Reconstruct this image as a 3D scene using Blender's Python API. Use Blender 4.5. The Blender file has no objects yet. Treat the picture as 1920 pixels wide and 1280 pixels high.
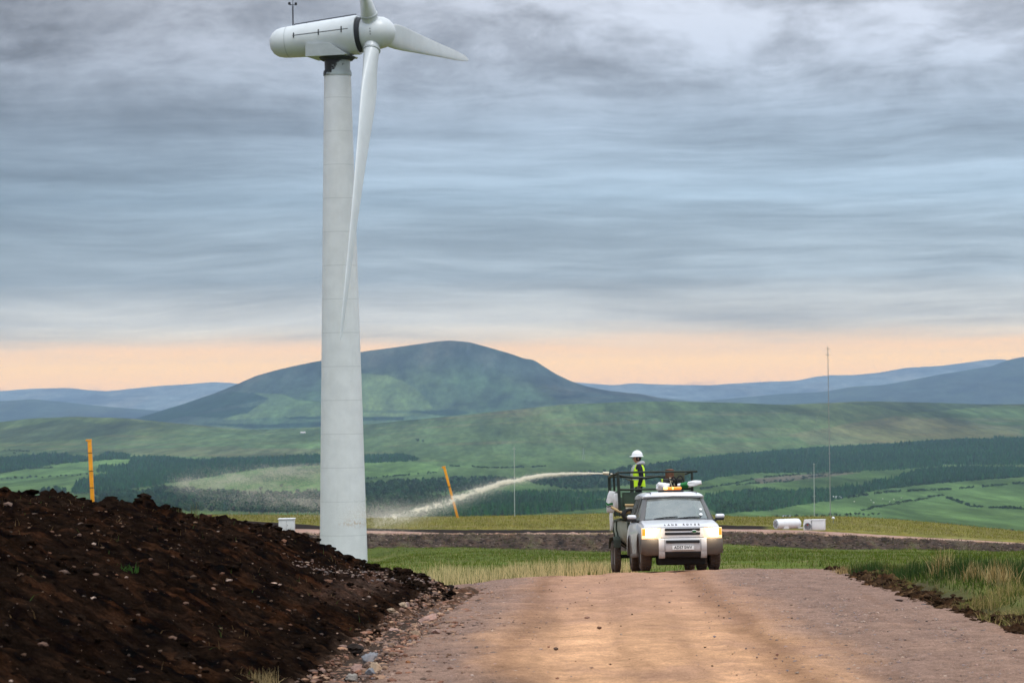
import bpy, bmesh, math, random
import numpy as np
from mathutils import Matrix, Vector, Euler
random.seed(7); RS = np.random.RandomState(11)
C = bpy.context.scene.collection
scene = bpy.context.scene
R = math.radians

# ------------------------------------------------------------------ camera, sky, sun, exposure
F = 5333.0; PITCH = math.atan(105/F); ROLL = R(-0.8); CZ = 4.09
cam_data = bpy.data.cameras.new("camera"); cam = bpy.data.objects.new("camera", cam_data); C.objects.link(cam)
cam_data.sensor_width = 36; cam_data.lens = 100; cam_data.clip_start = 0.5; cam_data.clip_end = 120000
cam.matrix_world = Matrix.Translation((0, 0, CZ)) @ Matrix.Rotation(R(90)+PITCH, 4, 'X') @ Matrix.Rotation(ROLL, 4, 'Z')
cam_data.dof.use_dof = True; cam_data.dof.focus_distance = 68; cam_data.dof.aperture_fstop = 5.0
scene.camera = cam
scene.view_settings.view_transform = 'Standard'; scene.view_settings.look = 'None'
scene.view_settings.exposure = 0.6; scene.view_settings.gamma = 1
scene.render.engine = 'CYCLES'
scene.cycles.use_denoising = True
scene.cycles.max_bounces = 6; scene.cycles.diffuse_bounces = 2; scene.cycles.glossy_bounces = 3
scene.cycles.transparent_max_bounces = 16; scene.cycles.volume_bounces = 0
scene.cycles.sample_clamp_indirect = 4

SUN_EL, SUN_AZ = 70, 165          # azimuth clockwise from +Y: behind the camera, a little to its left
sun = bpy.data.lights.new("sun", 'SUN'); sun_o = bpy.data.objects.new("sun", sun); C.objects.link(sun_o)
sun.energy = 1.15; sun.angle = R(25); sun.color = (1.0, 0.985, 0.96)
sd = Vector((math.sin(R(SUN_AZ))*math.cos(R(SUN_EL)), math.cos(R(SUN_AZ))*math.cos(R(SUN_EL)), math.sin(R(SUN_EL))))
sun_o.rotation_euler = sd.to_track_quat('Z', 'Y').to_euler()
sun_o.location = (-20, -60, 60)

def s2l(c):
    return tuple(((v/255)/12.92 if v/255 <= 0.04045 else ((v/255+0.055)/1.055)**2.4) for v in c)

class NT:
    """short helper for building node trees"""
    def __init__(s, nt): s.nt = nt
    def n(s, kind, **kw):
        nd = s.nt.nodes.new(kind)
        for k, v in kw.items():
            if k.startswith('i_'):
                key = k[2:]
                key = int(key) if key.isdigit() else key.replace('_', ' ')
                s.put(nd.inputs[key], v)
            else: setattr(nd, k, v)
        return nd
    def put(s, sock, v):
        if isinstance(v, bpy.types.NodeSocket): s.nt.links.new(v, sock)
        elif isinstance(v, bpy.types.Node): s.nt.links.new(v.outputs[0], sock)
        else:
            if sock.type == 'RGBA' and len(v) == 3: v = (*v, 1)
            sock.default_value = v
    def math(s, op, a, b=0.0, c=0.0, clamp=False):
        nd = s.nt.nodes.new('ShaderNodeMath'); nd.operation = op; nd.use_clamp = clamp
        s.put(nd.inputs[0], a); s.put(nd.inputs[1], b)
        if op in ('MULTIPLY_ADD', 'SMOOTH_MIN'): s.put(nd.inputs[2], c)
        return nd.outputs[0]
    def ramp(s, f, lo, hi, smooth=True):
        nd = s.nt.nodes.new('ShaderNodeMapRange'); nd.interpolation_type = 'SMOOTHSTEP' if smooth else 'LINEAR'
        s.put(nd.inputs[0], f); s.put(nd.inputs[1], lo); s.put(nd.inputs[2], hi)
        return nd.outputs[0]
    def mix(s, f, a, b, blend='MIX'):
        nd = s.nt.nodes.new('ShaderNodeMix'); nd.data_type = 'RGBA'; nd.blend_type = blend
        s.put(nd.inputs[0], f); s.put(nd.inputs[6], a); s.put(nd.inputs[7], b)
        return nd.outputs[2]
    def noise(s, vec, scale, detail=4, rough=0.55, dist=0.0):
        nd = s.n('ShaderNodeTexNoise'); s.put(nd.inputs['Vector'], vec)
        nd.inputs['Scale'].default_value = scale; nd.inputs['Detail'].default_value = detail
        nd.inputs['Roughness'].default_value = rough; nd.inputs['Distortion'].default_value = dist
        return nd.outputs[0]
    def cr(s, f, stops):
        nd = s.nt.nodes.new('ShaderNodeValToRGB'); s.put(nd.inputs[0], f)
        e = nd.color_ramp.elements
        while len(e) < len(stops): e.new(0.5)
        for k, (p, c) in enumerate(stops): e[k].position = p; e[k].color = (*c, 1)
        return nd.outputs[0]

world = bpy.data.worlds.new("World"); scene.world = world; world.use_nodes = True
def build_world():
    nt = world.node_tree; nt.nodes.clear(); g = NT(nt)
    sky = g.n('ShaderNodeTexSky', sky_type='NISHITA', sun_disc=False, sun_elevation=R(SUN_EL), sun_rotation=R(SUN_AZ))
    tc = g.n('ShaderNodeTexCoord').outputs['Generated']
    sp = g.n('ShaderNodeSeparateXYZ', i_0=tc)
    x, y, z = sp.outputs
    t = g.math('DIVIDE', x, g.math('MAXIMUM', g.math('ABSOLUTE', y), 0.25))
    def vec(ku, kv, ox=0, oy=0):
        c = g.n('ShaderNodeCombineXYZ'); g.put(c.inputs[0], g.math('MULTIPLY_ADD', t, ku, ox)); g.put(c.inputs[1], g.math('MULTIPLY_ADD', z, kv, oy)); return c.outputs[0]
    warp = g.math('SUBTRACT', g.noise(vec(5, 14, 3, 1), 1.0, 3), 0.5)
    def wvec(ku, kv, ox, w):
        c = g.n('ShaderNodeCombineXYZ'); g.put(c.inputs[0], g.math('MULTIPLY_ADD', t, ku, ox))
        g.put(c.inputs[1], g.math('ADD', g.math('MULTIPLY', z, kv), g.math('MULTIPLY', warp, w))); return c.outputs[0]
    streak = g.noise(wvec(5.2, 62, 2.3, 1.3), 1.0, 8, 0.64)
    fine = g.noise(wvec(14, 165, 7.7, 2.0), 1.0, 6, 0.65)
    billow = g.noise(wvec(17, 40, 4.4, 1.4), 1.0, 9, 0.64, 0.15)
    big = g.noise(vec(5.5, 15, 9.1, 0.4), 1.0, 3, 0.5)
    up = g.ramp(z, 0.075, 0.125)
    shape = g.math('ADD', g.math('MULTIPLY', g.math('ADD', g.math('MULTIPLY', streak, 0.72), g.math('MULTIPLY', fine, 0.28)), g.math('SUBTRACT', 1, up)), g.math('MULTIPLY', billow, up))
    # base brightness by elevation; the stops allow for the veil of haze in front of the low sky
    def K(c, z=1.0, k=1.0):
        T = math.exp(-HAZE_D*min(HAZE_FAR, HAZE_TOP/max(z, 1e-4)))
        return tuple(max(0.0, (v*k-s_*(1-T))/T)*SKYV for v, s_ in zip(s2l(c), HAZE_S))
    st = [(0.018, (206,206,199)), (0.027, (190,198,200)), (0.042, (163,180,191)), (0.07, (153,174,190)), (0.095, (153,170,186)), (0.12, (165,176,190)), (0.16, (182,188,199))]
    base = g.cr(g.math('DIVIDE', z, 0.16), [(q/0.16, K(c, q)) for q, c in st])
    lowk = g.ramp(z, 0.02, 0.05)
    side = g.math('MULTIPLY_ADD', g.ramp(t, -0.19, 0.02), 0.38, 0.68)      # heavier cloud to the west
    side = g.math('ADD', g.math('MULTIPLY', side, lowk), g.math('SUBTRACT', 1, lowk))
    crisp = g.math('ADD', g.math('MULTIPLY', g.ramp(shape, 0.34, 0.66), 0.75), g.math('MULTIPLY', shape, 0.5))
    f = g.math('ADD', 1.0, g.math('MULTIPLY', g.math('SUBTRACT', crisp, 0.62), g.math('MULTIPLY_ADD', up, 0.12, 0.66)))
    rn = g.noise(wvec(4.5, 105, 12.5, 2.2), 1.0, 5, 0.6); rdg = g.math('SUBTRACT', 1, g.math('MULTIPLY', g.math('ABSOLUTE', g.math('SUBTRACT', rn, 0.5)), 9.0), clamp=True)
    f = g.math('ADD', f, g.math('MULTIPLY', g.math('SUBTRACT', g.math('POWER', rdg, 1.6), 0.2), g.math('MULTIPLY_ADD', up, -0.06, 0.11)))
    f = g.math('ADD', f, g.math('MULTIPLY', g.math('SUBTRACT', big, 0.5), g.math('MULTIPLY_ADD', up, 1.1, 0.7)))
    f = g.math('ADD', f, g.math('MULTIPLY', g.math('MULTIPLY', g.ramp(t, -0.06, 0.06), g.ramp(z, 0.108, 0.13)), 0.36))
    f = g.math('MINIMUM', g.math('MAXIMUM', g.math('MULTIPLY', f, g.math('MULTIPLY', side, 1.15)), 0.42), 1.8)
    cl = g.n('ShaderNodeVectorMath', operation='SCALE'); g.put(cl.inputs[0], base); g.put(cl.inputs['Scale'], f); cl = cl.outputs[0]
    # clear strip under the cloud deck
    wst = [(0.0, (242,216,198)), (0.006, (249,219,190)), (0.0125, (254,224,188)), (0.0175, (250,220,190)), (0.024, (222,212,202))]
    warm = g.cr(g.math('DIVIDE', z, 0.024), [(q/0.024, K(c, q, 1.0)) for q, c in wst])
    cum = g.math('MULTIPLY', g.ramp(g.noise(vec(55, 160, 1.7, 0.2), 1.0, 5, 0.6), 0.5, 0.62), g.math('SUBTRACT', 1, g.ramp(z, 0.003, 0.0075)))
    warm = g.mix(g.math('MULTIPLY', cum, 0.55), warm, K((198,188,184), .004))
    edge = g.math('ADD', z, g.math('MULTIPLY', g.math('SUBTRACT', g.noise(wvec(9, 130, 5, 1.5), 1.0, 7, 0.62), 0.5), 0.016))
    deck = g.ramp(edge, 0.0145, 0.0262)
    col = g.mix(deck, warm, cl)
    # overhead the deck thins: brighter, bluish, taken from the sky texture
    skyb = g.n('ShaderNodeVectorMath', operation='SCALE'); g.put(skyb.inputs[0], sky.outputs[0]); skyb.inputs['Scale'].default_value = SKY_K
    hi = g.ramp(z, 0.16, 0.6)
    lit = g.mix(0.75, skyb.outputs[0], (0.61*TOPB, 0.66*TOPB, 0.73*TOPB))
    col = g.mix(hi, col, lit)
    col = g.mix(g.ramp(z, -0.012, -0.002), (0.075, 0.075, 0.05), col)      # land beyond the modelled country
    sc = g.n('ShaderNodeVectorMath', operation='SCALE'); g.put(sc.inputs[0], col); sc.inputs['Scale'].default_value = 10.0
    bg = g.n('ShaderNodeBackground', i_Color=sc.outputs[0]); bg.inputs['Strength'].default_value = 0.1
    out = g.n('ShaderNodeOutputWorld'); nt.links.new(bg.outputs[0], out.inputs['Surface'])
HAZE_D = 3.5e-5; HAZE_TOP = 560.0; HAZE_FAR = 38500.0; HAZE_C = (0.46, 0.67, 0.92, 1); HAZE_S = (0.31, 0.46, 0.60)
SKY_K = 0.1; SKYV = 0.66; TOPB = 1.5
build_world()
world.cycles.sampling_method = 'MANUAL'; world.cycles.sample_map_resolution = 1024

# pixel helpers: photo pixel -> ray from the camera, used to survey where things stand on the land
_fw = np.array([0, math.cos(PITCH), math.sin(PITCH)]); _up0 = np.array([0, -math.sin(PITCH), math.cos(PITCH)]); _rt0 = np.array([1.0, 0, 0])
_R = math.cos(ROLL)*_rt0 + math.sin(ROLL)*_up0; _U = -math.sin(ROLL)*_rt0 + math.cos(ROLL)*_up0
CAMP = np.array([0, 0, CZ])
def ray(px, py):
    return _fw + _R*((px-960)/F) - _U*((py-640)/F)
def ts(px, py):
    d = ray(px, py); return d[0]/d[1], d[2]/d[1]
def at_many(px, py, Y):
    d = _fw[None]+_R[None]*((px-960)/F)[:, None]-_U[None]*((py-640)/F)[:, None]
    return CAMP[None]+d*(Y/d[:, 1])[:, None]
def at(px, py, Y):
    d = ray(px, py); return CAMP + d*(Y/d[1])
def curve(pts):
    """photo polyline -> function slope(t)"""
    a = np.array([ts(*p) for p in pts]); o = np.argsort(a[:, 0]); a = a[o]
    return lambda t: np.interp(t, a[:, 0], a[:, 1])
def smooth_curve(pts, k=0.003):
    f = curve(pts)
    def g(t):
        t = np.asarray(t, float); return (f(t-k)+2*f(t-k/2)+2*f(t)+2*f(t+k/2)+f(t+k))/8
    return g

# ------------------------------------------------------------------ numpy noise
_perm = np.random.RandomState(3).permutation(256); _perm = np.concatenate([_perm, _perm, _perm])
_ga = np.random.RandomState(5).rand(256)*2*np.pi; _gx, _gy = np.cos(_ga), np.sin(_ga)
def perlin(x, y):
    x = np.asarray(x, float); y = np.asarray(y, float)
    xi = np.floor(x).astype(np.int64); yi = np.floor(y).astype(np.int64); xf = x-xi; yf = y-yi; xi &= 255; yi &= 255
    u = xf*xf*xf*(xf*(xf*6-15)+10); v = yf*yf*yf*(yf*(yf*6-15)+10)
    def gr(ix, iy, dx, dy):
        h = _perm[_perm[ix & 255]+(iy & 255)]; return _gx[h]*dx+_gy[h]*dy
    a = gr(xi, yi, xf, yf); b = gr(xi+1, yi, xf-1, yf); c = gr(xi, yi+1, xf, yf-1); d = gr(xi+1, yi+1, xf-1, yf-1)
    return (a+u*(b-a)+v*((c+u*(d-c))-(a+u*(b-a))))*1.5
def fbm(x, y, o=4, g=0.5, seed=0):
    s = 0; a = 1; n = 0
    for k in range(o):
        s = s+a*perlin(x*2**k+seed*17.3+k*5.1, y*2**k+seed*9.7+k*3.3); n += a; a *= g
    return s/n
def sst(a, b, x):
    t = np.clip((np.asarray(x, float)-a)/(b-a), 0, 1); return t*t*(3-2*t)

# ------------------------------------------------------------------ mesh helpers
def tagp(o, label=None, cat=None, group=None, kind=None):
    if label: o['label'] = label
    if cat: o['category'] = cat
    if group: o['group'] = group
    if kind: o['kind'] = kind
    return o
def link_mesh(name, me, mats, parent=None):
    o = bpy.data.objects.new(name, me); C.objects.link(o)
    for m in (mats if isinstance(mats, (list, tuple)) else [mats]): me.materials.append(m)
    if parent is not None: o.parent = parent
    return o
def np_mesh(name, V, Fq, mats, parent=None, smooth=True, col=None, midx=None):
    """V (n,3), Fq (m,k) arrays -> one mesh object"""
    V = np.asarray(V, np.float32); Fq = np.asarray(Fq, np.int32); k = Fq.shape[1]
    me = bpy.data.meshes.new(name)
    me.vertices.add(len(V)); me.vertices.foreach_set('co', V.ravel())
    me.loops.add(Fq.size); me.loops.foreach_set('vertex_index', Fq.ravel())
    me.polygons.add(len(Fq)); me.polygons.foreach_set('loop_start', np.arange(0, Fq.size, k, dtype=np.int32))
    me.polygons.foreach_set('use_smooth', np.full(len(Fq), smooth))
    if midx is not None: me.polygons.foreach_set('material_index', np.asarray(midx, np.int32))
    me.update(calc_edges=True)
    if col is not None:
        at_ = me.color_attributes.new('Col', 'FLOAT_COLOR', 'POINT')
        c4 = np.ones((len(V), 4), np.float32); c4[:, :3] = col; at_.data.foreach_set('color', c4.ravel())
    return link_mesh(name, me, mats, parent)
def grid_faces(nr, nc):
    i = np.arange(nr-1)[:, None]*nc+np.arange(nc-1)[None, :]
    return np.stack([i, i+1, i+nc+1, i+nc], -1).reshape(-1, 4)

class MB:
    def __init__(s): s.v = []; s.f = []; s.m = []; s.cur = 0
    def add(s, v, f, m=None):
        b = len(s.v); s.v += [tuple(map(float, q)) for q in v]; s.f += [tuple(b+i for i in q) for q in f]; s.m += [s.cur if m is None else m]*len(f); return s
    def box(s, c, d, rot=None, bev=0.0, taper=1.0):
        hx, hy, hz = d[0]/2, d[1]/2, d[2]/2
        if bev <= 0:
            v = [(sx*hx*(taper if sz > 0 else 1), sy*hy*(taper if sz > 0 else 1), sz*hz) for sz in (-1, 1) for sy in (-1, 1) for sx in (-1, 1)]
            f = [(0, 2, 3, 1), (4, 5, 7, 6), (0, 1, 5, 4), (2, 6, 7, 3), (0, 4, 6, 2), (1, 3, 7, 5)]
        else:
            bm = bmesh.new(); bmesh.ops.create_cube(bm, size=1)
            for q in bm.verts:
                q.co = Vector((q.co.x*d[0]*(taper if q.co.z > 0 else 1), q.co.y*d[1]*(taper if q.co.z > 0 else 1), q.co.z*d[2]))
            bmesh.ops.bevel(bm, geom=bm.edges[:], offset=min(bev, 0.45*min(d)), segments=3, profile=0.5, affect='EDGES')
            bm.verts.index_update()
            v = [q.co.copy() for q in bm.verts]; f = [tuple(q.index for q in p.verts) for p in bm.faces]; bm.free()
        M = Matrix.Translation(c) @ (rot.to_4x4() if rot is not None else Matrix())
        return s.add([M @ Vector(q) for q in v], f)
    def tube(s, pts, r, seg=8, cap=True, flat=None):
        P = [Vector(p) for p in pts]; n = len(P); rr = r if hasattr(r, '__len__') else [r]*n
        v = []; prev = None
        for i in range(n):
            d = (P[min(i+1, n-1)]-P[max(i-1, 0)]).normalized()
            if prev is None:
                a = Vector((0, 0, 1)) if abs(d.z) < 0.9 else Vector((1, 0, 0)); e1 = d.cross(a).normalized()
            else: e1 = (prev-d*prev.dot(d)).normalized()
            prev = e1; e2 = d.cross(e1)
            for k in range(seg):
                a = 2*math.pi*(k+0.5)/seg; v.append(P[i]+e1*math.cos(a)*rr[i]+e2*math.sin(a)*rr[i])
        f = [(i*seg+k, i*seg+(k+1) % seg, (i+1)*seg+(k+1) % seg, (i+1)*seg+k) for i in range(n-1) for k in range(seg)]
        if cap: f += [tuple(range(seg))[::-1], tuple((n-1)*seg+k for k in range(seg))]
        return s.add(v, f)
    def rings(s, rs, cap=True, close=True):
        n = len(rs[0]); v = [q for r_ in rs for q in r_]
        K = n if close else n-1
        f = [(i*n+k, i*n+(k+1) % n, (i+1)*n+(k+1) % n, (i+1)*n+k) for i in range(len(rs)-1) for k in range(K)]
        if cap and close: f += [tuple(range(n))[::-1], tuple((len(rs)-1)*n+k for k in range(n))]
        return s.add(v, f)
    def lathe(s, prof, origin, axis, seg=32, cap=True):
        """prof [(distance along axis, radius)]"""
        ax = Vector(axis).normalized(); a = Vector((0, 0, 1)) if abs(ax.z) < 0.9 else Vector((0, 1, 0))
        e1 = ax.cross(a).normalized(); e2 = ax.cross(e1); O = Vector(origin)
        rs = [[O+ax*d+(e1*math.cos(2*math.pi*k/seg)+e2*math.sin(2*math.pi*k/seg))*max(r_, 1e-4) for k in range(seg)] for d, r_ in prof]
        return s.rings(rs, cap)
    def build(s, name, mats, parent=None, smooth=35):
        me = bpy.data.meshes.new(name); me.from_pydata(s.v, [], s.f)
        me.polygons.foreach_set('material_index', s.m); me.validate()
        bm = bmesh.new(); bm.from_mesh(me); bmesh.ops.recalc_face_normals(bm, faces=bm.faces[:]); bm.to_mesh(me); bm.free()
        if smooth:
            me.polygons.foreach_set('use_smooth', [True]*len(me.polygons)); me.set_sharp_from_angle(angle=R(smooth))
        return link_mesh(name, me, mats, parent)
def empty(name, M, label, cat, group=None):
    o = bpy.data.objects.new(name, None); C.objects.link(o); o.empty_display_size = 0.3
    o.matrix_world = M if isinstance(M, Matrix) else Matrix.Translation(M)
    return tagp(o, label, cat, group)
def copy_tree(o, parent=None):
    c = o.copy(); C.objects.link(c)
    if parent is not None: c.parent = parent
    for ch in list(o.children): copy_tree(ch, c)
    return c
def text_mesh(name, txt, size, mat, parent, M, extrude=0.002, spacing=1.0, bold=0.0):
    cu = bpy.data.curves.new(name+'_c', 'FONT'); cu.body = txt; cu.size = size; cu.extrude = extrude; cu.align_x = 'CENTER'; cu.align_y = 'CENTER'; cu.space_character = spacing; cu.offset = bold
    t = bpy.data.objects.new(name+'_t', cu); C.objects.link(t)
    dg = bpy.context.evaluated_depsgraph_get(); me = bpy.data.meshes.new_from_object(t.evaluated_get(dg))
    bpy.data.objects.remove(t); bpy.data.curves.remove(cu)
    me.transform(M); return link_mesh(name, me, mat, parent)

# ------------------------------------------------------------------ materials
def pmat(name, col, rough=0.6, metal=0.0, var=0.12, scale=4.0, bump=0.0, bscale=20, dirt=None, emit=None, spec=0.4, coat=0.0):
    m = bpy.data.materials.new(name); m.use_nodes = True; nt = m.node_tree; g = NT(nt)
    b = nt.nodes['Principled BSDF']; b.inputs['Roughness'].default_value = rough; b.inputs['Metallic'].default_value = metal
    b.inputs['Specular IOR Level'].default_value = spec; b.inputs['Coat Weight'].default_value = coat
    tc = g.n('ShaderNodeTexCoord').outputs['Object']
    nz = g.noise(tc, scale, 5, 0.6)
    c = g.mix(g.ramp(nz, 0.3, 0.7), tuple(v*(1-var) for v in col), tuple(min(1, v*(1+var)) for v in col))
    if dirt:   # (colour, z_low, z_high, amount): mud thrown up from the wheels
        dc, z0, z1, am = dirt
        z = g.n('ShaderNodeSeparateXYZ', i_0=tc).outputs[2]
        k = g.math('MULTIPLY', g.math('SUBTRACT', 1, g.ramp(z, z0, z1)), am)
        k = g.math('MULTIPLY', k, g.math('MULTIPLY_ADD', g.noise(tc, 9, 6, 0.7), 1.1, 0.35), clamp=True)
        c = g.mix(k, c, dc)
        g.put(b.inputs['Roughness'], g.math('MULTIPLY_ADD', k, 0.9-rough, rough))
    g.put(b.inputs['Base Color'], c)
    if bump:
        bp = g.n('ShaderNodeBump', i_Height=g.noise(tc, bscale, 6, 0.65)); bp.inputs['Strength'].default_value = 0.8; bp.inputs['Distance'].default_value = bump
        g.put(b.inputs['Normal'], bp.outputs[0])
    if emit: b.inputs['Emission Color'].default_value = (*emit[0], 1); b.inputs['Emission Strength'].default_value = emit[1]
    return m
def colmat(name, scales=((0.5, 0.3),), bump=0.0, bscale=5.0, rough=0.95, spec=0.12, stretch=(1, 1, 1), hue=0.0):
    """painted by the 'Col' attribute (what grows or lies there, plus some shading on the hills), broken up by noise at several sizes"""
    m = bpy.data.materials.new(name); m.use_nodes = True; nt = m.node_tree; g = NT(nt)
    b = nt.nodes['Principled BSDF']; b.inputs['Roughness'].default_value = rough; b.inputs['Specular IOR Level'].default_value = spec
    a = g.n('ShaderNodeAttribute', attribute_name='Col').outputs['Color']
    tc = g.n('ShaderNodeTexCoord').outputs['Object']
    mp = g.n('ShaderNodeMapping', i_0=tc); mp.inputs['Scale'].default_value = stretch; v = mp.outputs[0]
    k = 1.0
    for sc_, am in scales:
        k = g.math('MULTIPLY', k, g.math('MULTIPLY_ADD', g.math('SUBTRACT', g.noise(v, sc_, 5, 0.65), 0.5), am*4, 1.0))
    k = g.math('MAXIMUM', k, 0.18)
    vm = g.n('ShaderNodeVectorMath', operation='SCALE'); g.put(vm.inputs[0], a); g.put(vm.inputs['Scale'], k); c = vm.outputs[0]
    if hue:
        c = g.mix(g.math('MULTIPLY', g.ramp(g.noise(v, scales[0][0]*0.6, 4), 0.42, 0.68), hue), c, g.mix(1.0, c, (1.5, 1.05, 0.8), 'MULTIPLY'))
    g.put(b.inputs['Base Color'], c)
    if bump:
        bp = g.n('ShaderNodeBump', i_Height=g.noise(v, bscale, 8, 0.7)); bp.inputs['Strength'].default_value = 1; bp.inputs['Distance'].default_value = bump
        g.put(b.inputs['Normal'], bp.outputs[0])
    return m

# ------------------------------------------------------------------ the land: near ground, road, peat bank
def zplane(Y):                      # the haul road climbs gently to the camera and breaks over a crest
    Y = np.asarray(Y, float); a, b = 0.0293, 0.064
    k = sst(60, 70, Y)
    # integral of slope going from a to b between 60 and 70 m
    t = np.clip((Y-60)/10, 0, 1); I = 10*(t**3-0.5*t**4)+np.maximum(Y-70, 0)
    return 2.02-a*Y-(b-a)*I
def zroad(x, Y):
    return zplane(Y)-0.006*(np.asarray(x, float)-5)**2*sst(40, 63, Y)
def toe(Y): return -1.85+0.0242*(np.asarray(Y, float)-29)
def redge(Y): return 6.98+0.0235*(np.asarray(Y, float)-62)

lip = smooth_curve([(-900,960),(-300,963),(0,965),(600,965),(690,970),(780,969),(960,966),(1140,962),(1300,963),(1400,969),(1560,967),(1650,971),(1750,979),(1850,989),(1920,996),(2200,1030),(2900,1080)])
near_rows = [
 (85, smooth_curve([(-900,1105),(500,1098),(860,1085),(1300,1066),(1560,1060),(1920,1053),(2900,1040)])),
 (100, smooth_curve([(-900,1095),(500,1090),(690,1080),(860,1071),(1300,1059),(1500,1056),(1700,1052),(1920,1048),(2900,1038)])),
 (150, smooth_curve([(-900,1075),(500,1072),(690,1058),(860,1054),(1140,1051),(1500,1046),(1920,1043),(2900,1036)])),
 (200, smooth_curve([(-900,1068),(500,1066),(700,1060),(760,1047),(860,1041),(1140,1043),(1350,1036),(1920,1039),(2900,1040)])),
 (240, smooth_curve([(-900,1062),(500,1062),(700,1056),(760,1041),(860,1033),(1140,1039),(1350,1029),(1550,1035),(1920,1037),(2900,1045)])),
 (262, smooth_curve([(-900,1040),(500,1040),(640,1032),(690,1027),(850,1025),(1140,1035),(1250,1028),(1350,1020),(1550,1030),(1700,1030),(1920,1034),(2900,1050)])),
 (269, smooth_curve([(-900,998),(500,1000),(690,1001),(1140,1000),(1350,997),(1500,999),(1700,1009),(1920,1020),(2900,1055)])),
 (279, smooth_curve([(-900,992),(500,990),(690,994),(760,996),(860,1000),(1140,998),(1350,991),(1500,993),(1700,1005),(1920,1017),(2900,1052)])),
 (280.5, smooth_curve([(-900,978),(440,975),(560,982),(640,988),(690,990),(760,992),(860,993),(1140,993),(1250,986),(1350,984),(1450,986),(1500,990),(1700,1002),(1920,1014),(2900,1050)])),
 (320, lip)]
sL = lambda t, off: lip(t)-off
def near_s(t, Y):
    """slope from the eye for the ground beyond the crest"""
    t = np.asarray(t, float); Y = np.asarray(Y, float)
    Ys = [72]+[r_[0] for r_ in near_rows]+[335, 380, 480, 700]
    def s72(t): return (zroad(np.clip(t*72, -6, 14), 72)-0.25-CZ)/72
    fs = [s72]+[r_[1] for r_ in near_rows]+[lambda t: sL(t, 0.004), lambda t: sL(t, 0.014), lambda t: sL(t, 0.03), lambda t: sL(t, 0.05)]
    S = [f(t) for f in fs]
    out = np.where(Y <= Ys[0], S[0], S[-1])
    for k in range(len(Ys)-1):
        m = (Y > Ys[k]) & (Y <= Ys[k+1]); w = (1/Ys[k]-1/np.maximum(Y, 1))/(1/Ys[k]-1/Ys[k+1])
        out = np.where(m, S[k]*(1-w)+S[k+1]*w, out)
    return out
def zground(x, Y):
    x = np.asarray(x, float); Y = np.asarray(Y, float); t = x/np.maximum(Y, 1)
    zn = zroad(np.clip(x, -6, 14), Y)-0.12
    right = sst(0.1, 1.2, x-redge(Y))
    zn = zn+0.22*right*(1-sst(52, 60, Y))+0.1*right
    zf = CZ+near_s(t, Y)*Y
    k = sst(66, 76, Y)
    z = zn*(1-k)+zf*k
    amp = 0.03+0.09*sst(72, 110, Y)
    return z+amp*fbm(x*0.35, Y*0.2, 4, 0.5, 1)*(1-0.7*sst(262, 268, Y))

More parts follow.
